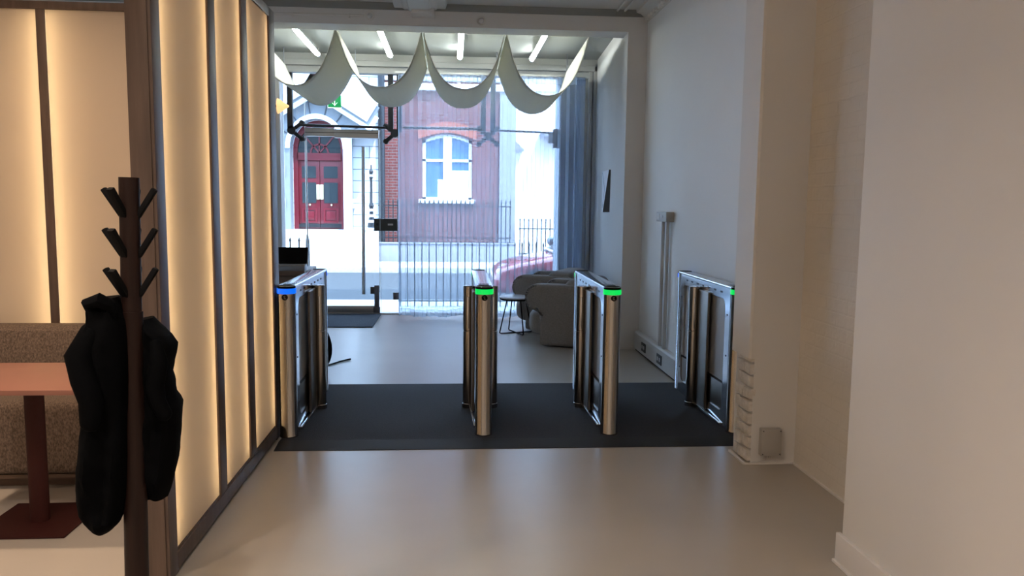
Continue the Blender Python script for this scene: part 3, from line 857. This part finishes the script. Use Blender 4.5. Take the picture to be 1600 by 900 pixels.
def clamp(x, rods, arms, z, label, mat):
    t = thing('spider_clamp', label, 'glass clamp', (x, YG - .08, z), 'steel glass clamps of the shopfront')
    for dx in rods:
        obj('hanger_fin', MB().box(x + dx - .035, x + dx + .035, YG - .13, YG - .05, z + .02, 3.22, 0.006), mat, t, world=True)
    hb = obj('clamp_hub', MB().cyl((x, YG - .13, z), (x, YG - .02, z), 0.055, seg=20), mat, t, world=True)
    for sx, sz in arms:
        a = obj('clamp_arm', MB().bar((x, YG - .09, z), (x + sx * .135, YG - .05, z + sz * .115), .04, .05, 0.008), mat, t, world=True)
        obj('clamp_disc', MB().cyl((x + sx * .125, YG - .07, z + sz * .105), (x + sx * .125, YG - .008, z + sz * .105), 0.036, seg=18), mat, a, world=True)
clamp(-2.15, (-0.015,), ((1, 1), (1, -1)), 2.47, 'dark clamp bracket on a single fin at the left of the glass door', 'dkmetal')
clamp(-0.79, (-0.055, 0.06), ((-1, -1), (-1, 0.9)), 2.455, 'dark clamp with twin fins right above the door lock side, beside the curtain edge', 'dkmetal')
clamp(0.46, (-0.07, 0.065), ((-1, 1), (1, 1), (-1, -1), (1, -1)), 2.44, 'grey cross-shaped clamp with twin fins seen through the sheer curtain', 'grmetal')
def rod(x0, x1, z0, z1, r, label, mat):
    one('tension_rod', MB().tube([(x0, YG - .10, z0), (x1, YG - .10, z1)], r, 10), mat, label, 'rod', ((x0 + x1) / 2, YG - .10, z0))
rod(-2.04, -0.92, 2.545, 2.53, 0.017, 'dark horizontal rod above the door closer', 'dkmetal')
rod(-0.68, 0.33, 2.535, 2.535, 0.020, 'pale horizontal rod crossing behind the left half of the curtain', 'alu')
rod(0.58, 1.30, 2.52, 2.50, 0.014, 'thin horizontal rod between the cross-shaped clamp and the right bracket', 'grmetal')
eb = thing('end_bracket', 'grey box bracket at the right end of the horizontal rod', 'bracket', (1.36, 10.82, 2.36))
obj('bracket_body', MB().box(1.285, 1.44, YG - .15, YG - .02, 2.36, 2.51, 0.008), 'grmetal', eb, world=True)
obj('bracket_plate', MB().box(1.35, 1.46, YG - .13, YG - .02, 2.30, 2.37, 0.006).box(1.35, 1.46, YG - .13, YG - .02, 2.5, 2.55, 0.006), 'grmetal', eb, world=True)

# sheer curtain: deep overlapping folds
cu = thing('sheer_curtain', 'floor-length sheer white curtain drawn across the right part of the glass front', 'curtain', (0.45, 10.42, 0.02))
def fold_curve(x0, x1, n, amp, over, y, per=10, seed=0.0):
    pts = []
    N = n * per
    for i in range(N + 1):
        s = i / per
        ph = 2 * PI * s
        j = noise.noise(Vector((s * 0.37, seed, 0))) * 0.5
        x = x0 + (x1 - x0) * s / n + over * math.sin(2 * ph) * (1 + j)
        pts.append((x, y + amp * (1 + j) * math.sin(ph)))
    return pts
def curtain_mesh(base, z0, z1, nz, wob):
    def f(u, v):
        i = int(round(u * (len(base) - 1)))
        x, y = base[i]
        z = z0 + (z1 - z0) * v
        k = 0.006 * math.sin(x * 9 + v * 3) * (1 - v) * wob
        zz = z + (0.010 * math.sin(x * 7.0) + 0.008 * math.sin(x * 17.0)) * (1 - v) * wob
        return (x + k, y + 0.02 * (1 - v) * math.sin(x * 5 + 1) * wob, zz)
    return MB().grid(f, len(base) - 1, nz)
base = fold_curve(-0.715, 1.60, 21, 0.045, 0.012, 10.43)
base2 = fold_curve(1.60, 1.71, 5, 0.06, 0.004, 10.43, 10, 5.0)
allb = base + base2[1:]
obj('voile', curtain_mesh(allb, 0.115, 3.16, 16, 1), 'sheer', cu, smooth=180, world=True)
def hemf(u, v):
    i = int(round(u * (len(allb) - 1)))
    x, y = allb[i]
    k = 0.006 * math.sin(x * 9)
    return (x + k, y + 0.02 * math.sin(x * 5 + 1), 0.035 + 0.09 * v + (0.010 * math.sin(x * 7.0) + 0.008 * math.sin(x * 17.0)))
obj('hem_band', MB().grid(hemf, len(allb) - 1, 2), 'hem', cu, smooth=180, world=True)
obj('heading_tape', curtain_mesh(allb, 3.09, 3.185, 2, 0), 'hem', cu, smooth=180, world=True)
obj('side_edge', MB().tube([(-0.715, 10.43, 0.04), (-0.715, 10.43, 3.16)], 0.006, 8), 'hem', cu, world=True)
tk = obj('curtain_track', MB().box(-0.76, 1.72, 10.415, 10.445, 3.185, 3.21, 0.003), 'frame', cu, world=True)
for x in (-0.6, 0.5, 1.6):
    obj('track_bracket', MB().box(x - .02, x + .02, 10.42, 10.62, 3.21, 3.235), 'frame', tk, world=True)

one('doormat', MB().box(-2.15, -0.99, 9.68, 10.83, 0.0, 0.012, 0.004), 'doormat', 'dark blue-grey doormat inside the glass door', 'mat', (-1.55, 10.25, 0))

# ================================================================== LOUNGE FURNITURE
ac = thing('armchair', 'chunky taupe boucle armchair seen from its side, in front of the other armchair', 'armchair', (1.345, 8.64, 0), 'taupe armchairs', R(-25))
arm = [(-0.27, 0.012), (0.30, 0.012), (0.30, 0.677)] + arc(-0.30, 0.53, 0.147, 90, 262, 14) + arc(-0.33, 0.323, 0.06, 75, 0, 5)
for s_ in (-1, 1):
    y0, y1 = sorted((s_ * 0.22, s_ * 0.425))
    obj('arm', MB().prism(arm, 'xz', y0, y1, 0.045), 'boucle', ac, smooth=60)
obj('base', MB().box(-0.20, 0.28, -0.24, 0.24, 0.012, 0.30, 0.05, 4), 'boucle', ac)
obj('seat', MB().ell((-0.17, 0, 0.245), (0.30, 0.37, 0.165), 0.6, 40, 18), 'boucle', ac)
obj('backrest', MB().box(-0.02, 0.32, -0.39, 0.39, 0.02, 0.735, 0.12, 6), 'boucle', ac)
obj('piping', MB().tube([(-0.262, -0.385, 0.04 + 0.30 * q / 10) for q in range(11)], 0.008, 8), 'piping', ac)
obj('foot', MB().box(-0.15, 0.25, -0.28, 0.28, 0.0, 0.03, 0.005), 'black', ac)
a2 = dup(ac)
a2.location = (1.285, 9.70, 0)
a2.rotation_euler = (0, 0, R(-25))
a2['label'] = 'chunky taupe boucle armchair nearer the curtain, behind the round side table'

st = thing('side_table', 'small round side table with white top and thin black wire legs beside the armchair', 'table', (0.745, 9.25, 0))
obj('tabletop', MB().lathe((0, 0, 0), [(0.195, 0.425), (0.205, 0.430), (0.205, 0.440), (0.20, 0.445)], 40), 'tabletop', st)
obj('rim', MB().lathe((0, 0, 0), [(0.185, 0.405), (0.195, 0.408), (0.197, 0.426), (0.185, 0.427)], 40), 'black', st)
for a in (20, 110):
    ca, sa = math.cos(R(a)), math.sin(R(a))
    pts = [(0.12, 0.41), (0.205, 0.045), (0.212, 0.018), (0.19, 0.009), (0.0, 0.009), (-0.19, 0.009), (-0.212, 0.018), (-0.205, 0.045), (-0.12, 0.41)]
    obj('wire_leg', MB().tube([(r_ * ca, r_ * sa, z + (0.001 if a > 50 else 0)) for r_, z in pts], 0.0075, 10), 'black', st)

# reception desk at the far left with monitor
rd = thing('reception_desk', 'brown wooden reception desk behind the leftmost turnstile', 'desk', (-1.95, 7.7, 0))
obj('desk_body', MB().box(-2.5, -1.42, 7.48, 8.05, 0.05, 0.84, 0.01), 'deskwood', rd, world=True)
obj('desk_top', MB().box(-2.52, -1.385, 7.44, 8.08, 0.84, 0.885, 0.006), 'deskwood', rd, world=True)
obj('plinth', MB().box(-2.45, -1.47, 7.52, 8.0, 0.0, 0.06), 'black', rd, world=True)
mo = thing('desk_monitor', 'black tilted screen standing on the brown reception desk', 'monitor', (-1.55, 7.7, 0.885))
obj('screen', MB().obox((-1.555, 7.69, 1.015), (0.31, 0.022, 0.165), Matrix.Rotation(R(-22), 3, 'X'), 0.006), 'black', mo, world=True)
obj('stand', MB().obox((-1.555, 7.72, 0.925), (0.05, 0.02, 0.10), Matrix.Rotation(R(-22), 3, 'X')).box(-1.66, -1.45, 7.62, 7.82, 0.886, 0.897, 0.003), 'black', mo, world=True)
bxo = thing('cardboard_box', 'small dark box on the reception desk in front of the screen', 'box', (-1.58, 7.52, 0.885))
obj('box_body', MB().box(-1.66, -1.39, 7.46, 7.58, 0.885, 0.93, 0.004), 'grmetal', bxo, world=True)
obj('box_lid', MB().box(-1.665, -1.385, 7.455, 7.585, 0.93, 0.945, 0.004), 'bronze', bxo, world=True)
cr = thing('cable_reel', 'black round cable reel on the floor behind the leftmost turnstile', 'cable reel', (-1.31, 7.05, 0))
obj('reel_flange', MB().tube([(-1.26, 7.12, 0.23), (-1.248, 7.135, 0.23)], 0.225, 36), 'black', cr, world=True)
obj('reel_flange', MB().tube([(-1.38, 6.97, 0.23), (-1.368, 6.985, 0.23)], 0.225, 36), 'black', cr, world=True)
obj('reel_core', MB().tube([(-1.37, 6.98, 0.23), (-1.255, 7.125, 0.23)], 0.16, 24), 'mat_edge', cr, world=True)
obj('loose_cable', MB().tube([(-1.27, 7.13, 0.02), (-1.2, 7.3, 0.009), (-1.08, 7.55, 0.009), (-1.0, 7.66, 0.009)], 0.008, 8), 'black', cr, world=True)

# ================================================================== STREET SIDE
def railing(x0, x1, n, y, zb, zt, rails, r, label, name='street_railing', spear=0.07, mat='dkmetal'):
    t = thing(name, label, 'railing', ((x0 + x1) / 2, y, zb))
    for i in range(n):
        x = x0 + (x1 - x0) * i / max(1, n - 1)
        obj('bar', MB().tube([(x, y, zb), (x, y, zt - spear), (x, y, zt - spear * .8), (x, y, zt)], [r, r, r * 1.7, 0.002], 8), mat, t, world=True)
    for z in rails:
        obj('rail', MB().box(x0 - .03, x1 + .03, y - r * 1.4, y + r * 1.4, z - r, z + r), mat, t, world=True)
    return t
railing(-0.80, 1.36, 21, 11.9, -0.02, 0.965, (0.06,), 0.009, 'thin dark railing of pointed bars on the near pavement behind the curtain')
railing(-2.42, -2.29, 2, 11.9, -0.02, 1.01, (0.72,), 0.012, 'short piece of dark railing left of the glass door')
one('bollard', MB().tube([(-2.165, 11.9, -0.02), (-2.165, 11.9, 0.95), (-2.165, 11.9, 1.06)], [0.035, 0.03, 0.008], 14), 'dkmetal', 'dark pointed post beside the glass door behind the leftmost turnstile', 'post', (-2.165, 11.9, -0.02))

# ---- white stone building with arched portal
sbd = thing('stone_building', 'white stone building with an arched portal and red double doors across the street', 'building', (-4.5, 22, -0.05))
wall = [(-12, -0.05), (-5.0, -0.05), (-5.0, 0.78), (-2.4, 0.78), (-2.4, -0.05), (-2.02, -0.05), (-2.02, 9.5), (-12, 9.5)]
CX, SP, RA = -3.665, 2.95, 0.70
left_notch = [(CX + RA * math.cos(R(a)), SP + 1.12 * RA * math.sin(R(a))) for a in range(0, 181, 10)]
wallp = [(-12, -0.05), (CX - RA, -0.05)] + list(reversed(left_notch)) + [(CX + RA, -0.05), (-2.02, -0.05), (-2.02, 9.5), (-12, 9.5)]
obj('wall', MB().prism(wallp, 'xz', 22.0, 22.5), 'stone', sbd, world=True)
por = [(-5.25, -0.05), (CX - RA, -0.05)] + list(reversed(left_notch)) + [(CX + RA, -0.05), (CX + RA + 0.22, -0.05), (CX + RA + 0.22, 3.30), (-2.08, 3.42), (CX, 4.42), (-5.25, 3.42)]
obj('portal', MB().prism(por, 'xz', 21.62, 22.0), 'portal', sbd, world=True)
obj('sunlit_pier_facing', MB().box(CX + RA + .02, CX + RA + .24, 21.5, 21.62, -0.05, 3.26, 0.01), 'stonep', sbd, world=True)  # white slab added to paint the sunlit pier right of the door
# archivolt and voussoir joints
av = MB()
ri = [(CX + RA * math.cos(R(a)), SP + 1.12 * RA * math.sin(R(a))) for a in range(0, 181, 10)]
ro = [(CX + (RA + .11) * math.cos(R(a)), SP + 1.12 * (RA + .11) * math.sin(R(a))) for a in range(0, 181, 10)]
av.prism(ri + list(reversed(ro)), 'xz', 21.56, 21.63)
obj('archivolt', av, 'wframe', sbd, world=True)
vj = MB()
for a in (25, 50, 74, 100, 128, 155):
    ca, sa = math.cos(R(a)), 1.1 * math.sin(R(a))
    vj.bar((CX + (RA + .13) * ca, 21.615, SP + (RA + .13) * sa), (CX + 1.32 * ca, 21.615, SP + 1.32 * sa), 0.03, 0.02, updir=(0, 1, 0))
obj('voussoir_joint', vj, 'joint', sbd, world=True)
# raking cornices of the pediment
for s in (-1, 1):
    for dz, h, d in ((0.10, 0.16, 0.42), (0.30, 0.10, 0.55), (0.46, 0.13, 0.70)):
        obj('raking_cornice', MB().bar((CX + s * 1.56, 21.62 - d / 2, 4.45 + dz - .62 * 1.56), (CX - s * 0.02, 21.62 - d / 2, 4.45 + dz), d, h, updir=(0, 1, 0)), 'portal' if h == 0.10 else 'stonep', sbd, world=True)  # middle band coloured grey as the shadow line between mouldings
obj('portal_cornice', MB().box(-2.78, -2.05, 21.2, 21.7, 3.26, 3.42, 0.02).box(-5.3, -4.5, 21.2, 21.7, 3.26, 3.42, 0.02), 'stonep', sbd, world=True)
obj('string_course', MB().box(-12, -2.02, 21.85, 22.0, 5.1, 5.3, 0.02).box(-12, -2.02, 21.75, 22.0, 7.2, 7.5, 0.02), 'stonep', sbd, world=True)
st_ = MB()
for i in range(5):
    st_.box(-5.25, -2.25, 19.95 + i * 0.33, 22.4, -0.05, 0.115 + i * 0.166)
obj('steps', st_, 'stonep', sbd, world=True)
obj('cheek_wall', MB().prism([(19.9, -0.05), (19.9, 0.35), (21.6, 1.15), (21.6, -0.05)], 'yz', -5.5, -5.05), 'stonep', sbd, world=True)
# doors
df = [(CX + .70 * math.cos(R(a)), SP + 1.12 * .70 * math.sin(R(a))) for a in range(0, 181, 10)]
di = [(CX + .58 * math.cos(R(a)), SP + 1.10 * .58 * math.sin(R(a))) for a in range(0, 181, 10)]
dfm = MB().prism(df + list(reversed(di)), 'xz', 22.08, 22.2)
dfm.box(CX - .70, CX - .58, 22.08, 22.2, 0.78, SP).box(CX + .58, CX + .70, 22.08, 22.2, 0.78, SP).box(CX - .6, CX + .6, 22.08, 22.2, 2.66, 2.86)
obj('door_frame', dfm, 'reddoor', sbd, world=True)
fl = obj('fanlight', MB().prism([(CX + .58 * math.cos(R(a)), 2.86 + (SP - 2.86 + 1.10 * .58) * math.sin(R(a))) for a in range(0, 181, 10)], 'xz', 22.14, 22.17), 'oglass', sbd, world=True)
fb = MB()
for a in (45, 90, 135):
    fb.bar((CX, 22.12, 2.86), (CX + .55 * math.cos(R(a)), 22.12, 2.88 + .6 * math.sin(R(a))), .04, .04, updir=(0, 1, 0))
fb.prism([(CX + .26 * math.cos(R(a)), 2.86 + .26 * math.sin(R(a))) for a in range(0, 181, 15)] + [(CX + .21 * math.cos(R(a)), 2.86 + .21 * math.sin(R(a))) for a in range(180, -1, -15)], 'xz', 22.10, 22.14)
obj('glazing_bar', fb, 'reddoor', fl, world=True)
obj('door_backing', MB().box(CX - .62, CX + .62, 22.21, 22.26, 0.78, 3.7), 'reddark', sbd, world=True)
for x0, x1, hx in ((CX - .58, CX - .006, CX - .05), (CX + .006, CX + .58, CX + .05)):
    d = obj('door_leaf', MB().box(x0, x1, 22.14, 22.2, 0.82, 2.66, 0.006), 'reddoor', sbd, world=True)
    m0, m1 = x0 + .10, x1 - .10
    obj('door_pane', MB().box(m0, m1, 22.125, 22.145, 2.18, 2.50).box(m0, m1, 22.125, 22.145, 1.50, 2.06), 'oglass', d, world=True)
    o_, i_ = rrect(m0 - .02, m1 + .02, 0.96, 1.36, 0.01, 2), rrect(m0 + .03, m1 - .03, 1.01, 1.31, 0.01, 2)
    obj('door_moulding', plate_with_hole(MB(), o_, i_, 'xz', 22.11, 22.145).box(m0 + .06, m1 - .06, 22.125, 22.145, 1.04, 1.28, 0.01), 'reddark', d, world=True)
    obj('push_plate', MB().box(hx - .045, hx + .045, 22.10, 22.142, 1.60, 2.0, 0.005), 'brass', d, world=True)
    obj('kick_board', MB().box(x0, x1, 22.12, 22.142, 0.83, 0.93), 'dkmetal', d, world=True)
    obj('door_knob', MB().ell(((x0 + x1) / 2 + .02, 22.09, 1.45), (.03, .03, .03)), 'brass', d, world=True)
for x0, x1, z0, z1 in ((-2.89, -2.74, 2.03, 2.12), (-2.91, -2.70, 1.36, 1.62), (-4.53, -4.49, 1.36, 1.62), (-4.52, -4.49, 2.2, 2.5)):
    obj('plaque', MB().box(x0, x1, 21.58, 21.62, z0, z1, 0.005).box(x0, x1, 21.62, 22.0, z0, z0 + .02), 'plaque', sbd, world=True)
obj('drainpipe', MB().tube([(-1.965, 21.92, 0.0), (-1.965, 21.92, 9.0)], 0.09, 16), 'dkmetal', sbd, world=True)

# ---- red brick building
bb = thing('brick_building', 'red brick building with an arched white sash window behind the railings', 'building', (-0.2, 22.3, -0.05))
wx0, wx1, wz0, wz1 = -0.875, 0.50, 1.63, 3.28
archw = [(wx0 + (wx1 - wx0) * i / 12, wz1 + 0.17 * math.sin(PI * i / 12)) for i in range(13)]
def brick_face(x0, x1, z0, z1):
    return MB().box(x0, x1, 22.3, 22.7, z0, z1)
bm_ = brick_face(-2.02, wx0, -0.05, 9.5)
bm_.box(wx1, 1.70, 22.3, 22.7, -0.05, 9.5).box(wx0, wx1, 22.3, 22.7, -0.05, wz0)
bm_.prism(archw + [(wx1, 6.1), (wx0, 6.1)], 'xz', 22.3, 22.7)
bm_.box(wx0, wx1, 22.3, 22.7, 8.2, 9.5)
obj('wall', bm_, 'rbrick', bb, world=True)
hdr = [(wx0 - .12 + (wx1 - wx0 + .24) * i / 12, wz1 + 0.01 + 0.19 * math.sin(PI * i / 12)) for i in range(13)]
hdr2 = [(x, z + .30) for x, z in reversed(hdr)]
obj('arch_header', MB().prism(hdr + hdr2, 'xz', 22.265, 22.31), 'hbrick', bb, world=True)
obj('string_course', MB().box(-1.9, 1.70, 22.15, 22.32, 4.62, 4.80, 0.02).box(-1.9, 1.70, 22.2, 22.32, 4.88, 5.02, 0.02), 'wframe', bb, world=True)
obj('sill', MB().box(wx0 - .1, wx1 + .1, 22.18, 22.4, 1.53, 1.64, 0.015), 'wframe', bb, world=True)
w = obj('window_frame', MB().box(wx0, wx0 + .09, 22.42, 22.5, wz0, wz1 + .05).box(wx1 - .09, wx1, 22.42, 22.5, wz0, wz1 + .05).box(-0.30, -0.06, 22.40, 22.5, wz0, wz1 + .17).box(wx0, wx1, 22.42, 22.5, 2.69, 2.76).box(wx0, wx1, 22.42, 22.5, wz0, wz0 + .07).prism(archw + list(reversed([(x, z - .09) for x, z in archw])), 'xz', 22.42, 22.5), 'wframe', bb, world=True)
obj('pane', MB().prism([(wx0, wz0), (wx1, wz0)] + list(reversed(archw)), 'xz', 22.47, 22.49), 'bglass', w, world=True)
obj('white_reflection', MB().box(-0.06, wx1 - .09, 22.455, 22.468, 1.70, 2.45).box(wx0 + .42, -0.30, 22.455, 22.468, 1.70, 2.2), 'wframe', w, world=True)  # white sheets painting in the bright reflections on the panes
obj('quoin_strip', MB().box(1.27, 1.72, 22.2, 22.32, -0.05, 9.5, 0.01), 'quoin', bb, world=True)
w2 = obj('window_frame', MB().box(wx0, wx0 + .09, 22.42, 22.5, 6.1, 8.2).box(wx1 - .09, wx1, 22.42, 22.5, 6.1, 8.2).box(-.25, -.1, 22.42, 22.5, 6.1, 8.2).box(wx0, wx1, 22.42, 22.5, 7.2, 7.27), 'wframe', bb, world=True)
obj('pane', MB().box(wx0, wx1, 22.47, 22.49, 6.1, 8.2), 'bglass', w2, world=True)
struct('trim_plinth', MB().box(-2.0, 1.62, 20.85, 21.15, -0.05, 0.50, 0.015).box(-2.03, 1.65, 20.82, 21.18, 0.46, 0.50, 0.01), 'quoin')
railing(-1.95, 1.50, 30, 21.0, 0.50, 1.66, (1.46, 0.62), 0.014, 'black spear-topped railing on a stone plinth in front of the red brick building', spear=0.14, mat='dkmetal')
railing(1.85, 3.3, 13, 22.0, -0.02, 1.15, (0.15, 0.85), 0.016, 'black railing in front of the bright white building at far right', mat='dkmetal')

wbd = thing('white_building', 'bright white rendered building beyond the right end of the brick building', 'building', (6, 24, -0.05))
obj('wall', MB().box(1.72, 14, 24.0, 24.5, -0.05, 9.5), 'stonep', wbd, world=True)
obj('string_course', MB().box(1.72, 14, 23.9, 24.02, 4.9, 5.15, 0.02), 'stonep', wbd, world=True)
obj('grey_shadow_wedge', MB().prism([(2.55, 3.62), (3.4, 3.62), (3.4, 3.25), (3.1, 3.3)], 'xz', 23.2, 24.0).prism([(1.74, 3.42), (2.06, 3.10), (1.74, 3.10)], 'xz', 23.2, 24.0), 'quoin', wbd, world=True)  # grey wedges shaped as the triangular shadows on the white wall
obj('basement_step', MB().box(1.8, 5.5, 23.3, 24.0, -0.05, 0.5, 0.02), 'stonep', wbd, world=True)

# cast-iron lamp standard beside the portal
lp = thing('lamp_standard', 'ornate dark cast-iron standard with pale rings beside the stone portal', 'lamp post', (-2.055, 20.0, 0))
obj('standard', MB().lathe((0, 0, 0), [(0.09, 0.90), (0.10, 0.94), (0.09, 1.0), (0.07, 1.1), (0.05, 1.25), (0.05, 1.4), (0.065, 1.45), (0.03, 1.55), (0.028, 2.1), (0.05, 2.15), (0.035, 2.2), (0.055, 2.3), (0.02, 2.36), (0.015, 2.46)], 20), 'dkmetal', lp)
obj('pedestal', MB().box(-.16, .16, -.16, .16, -.01, .86, .01).box(-.19, .19, -.19, .19, .84, .90, .01), 'stonep', lp)
for z, r_ in ((1.06, .13), (1.2, .10), (1.34, .085), (2.19, .055)):
    obj('pale_ring', MB().lathe((0, 0, z), [(r_ - .02, -.03), (r_, -.015), (r_, .015), (r_ - .02, .03)], 20), 'wframe', lp)

# red car parked at the near kerb
car = thing('parked_car', 'red car parked at the kerb, its bonnet showing through the curtain', 'car', (2.9, 13.55, -0.13))
def car_ring(x, hw, zb, zt, p=0.45, n=28):
    r = []
    for k in range(n):
        a = 2 * PI * k / n
        sx = math.copysign(abs(math.cos(a)) ** p, math.cos(a))
        sz = math.copysign(abs(math.sin(a)) ** p, math.sin(a))
        r.append((x, 13.55 + hw * sx, (zb + zt) / 2 + (zt - zb) / 2 * sz))
    return r
prof = [(0.66, .55, .08, .36), (0.70, .66, .05, .44), (0.82, .76, .04, .52), (1.05, .83, .04, .595), (1.35, .86, .04, .66), (1.7, .87, .05, .73), (2.1, .88, .06, .80), (3.0, .88, .06, .82), (4.0, .88, .06, .82), (4.5, .84, .08, .80), (4.75, .76, .12, .72), (4.82, .66, .2, .62)]
obj('body', MB().rings([car_ring(*q) for q in prof]), 'carred', car, world=True)
gp = [(1.62, .70, .66, .72), (1.85, .70, .66, .90), (2.25, .66, .66, 1.18), (2.7, .62, .66, 1.29), (3.5, .62, .66, 1.29), (4.1, .66, .66, 1.12), (4.5, .68, .66, .80)]
obj('windows', MB().rings([car_ring(*q, p=0.5) for q in gp]), 'oglass', car, world=True)
obj('roof', MB().rings([car_ring(x, h, z0, z1, .5) for x, h, z0, z1 in ((2.22, .60, 1.15, 1.19), (2.7, .60, 1.26, 1.315), (3.5, .60, 1.26, 1.315), (4.1, .60, 1.08, 1.13))]), 'carred', car, world=True)
for x in (1.38, 4.05):
    for s in (-1, 1):
        wh = obj('wheel', MB().tube([(x, 13.55 + s * .72, .18), (x, 13.55 + s * .89, .18)], 0.31, 28), 'tyre', car, world=True)
        obj('hubcap', MB().tube([(x, 13.55 + s * .80, .18), (x, 13.55 + s * .90, .18)], 0.20, 20), 'alu', wh, world=True)
for s in (-1, 1):
    obj('wing_mirror', MB().ell((1.80, 13.55 + s * .95, .86), (.07, .11, .075), 0.7).tube([(1.84, 13.55 + s * .80, .78), (1.81, 13.55 + s * .92, .82)], 0.02, 8), 'grmetal', car, world=True)
    obj('headlight', MB().ell((0.80, 13.55 + s * .55, .40), (.10, .14, .07), 0.8), 'wframe', car, world=True)
obj('windscreen_trim', MB().tube([(1.66, 12.95, .75), (1.60, 13.55, .77), (1.66, 14.15, .75)], 0.018, 8), 'wframe', car, world=True)

# ================================================================== UNSEEN CEILING DOWNLIGHTS ADDED AS FILL LIGHT
k = 0
for x, y in ((-0.92, 1.3), (-0.92, -0.5), (-0.92, -2.3), (-2.4, 3.4), (-2.4, 1.0), (-2.4, -1.4)):
    t = thing('fill_downlight', 'unseen round warm downlight added in the room ceiling as fill light', 'lamp', (x, y, 3.52), 'added ceiling downlights')
    obj('trim_ring', MB().lathe((0, 0, 0), [(0.075, -.012), (0.10, -.010), (0.10, 0.0), (0.075, 0.0)], 28), 'wplastic', t)
    obj('diffuser', MB().cyl((0, 0, -.006), (0, 0, 0.0), 0.074, seg=24), emit_mat('warm_downlight_diffuser', (1.0, 0.75, 0.5), 3.0), t)
    ld = bpy.data.lights.new('downlight', 'AREA')
    ld.shape = 'DISK'
    ld.size = 0.15
    ld.energy = DOWN_BOOTH if (x < -1 and y > 3) else DOWN
    ld.color = (1.0, 0.72, 0.50) if (x < -1 and y > 3) else (1.0, 0.82, 0.68)
    ld.spread = R(125)
    lo_ = bpy.data.objects.new('downlight_lamp', ld)
    COL.objects.link(lo_)
    lo_.parent = t
    lo_.location = (0, 0, -0.02)
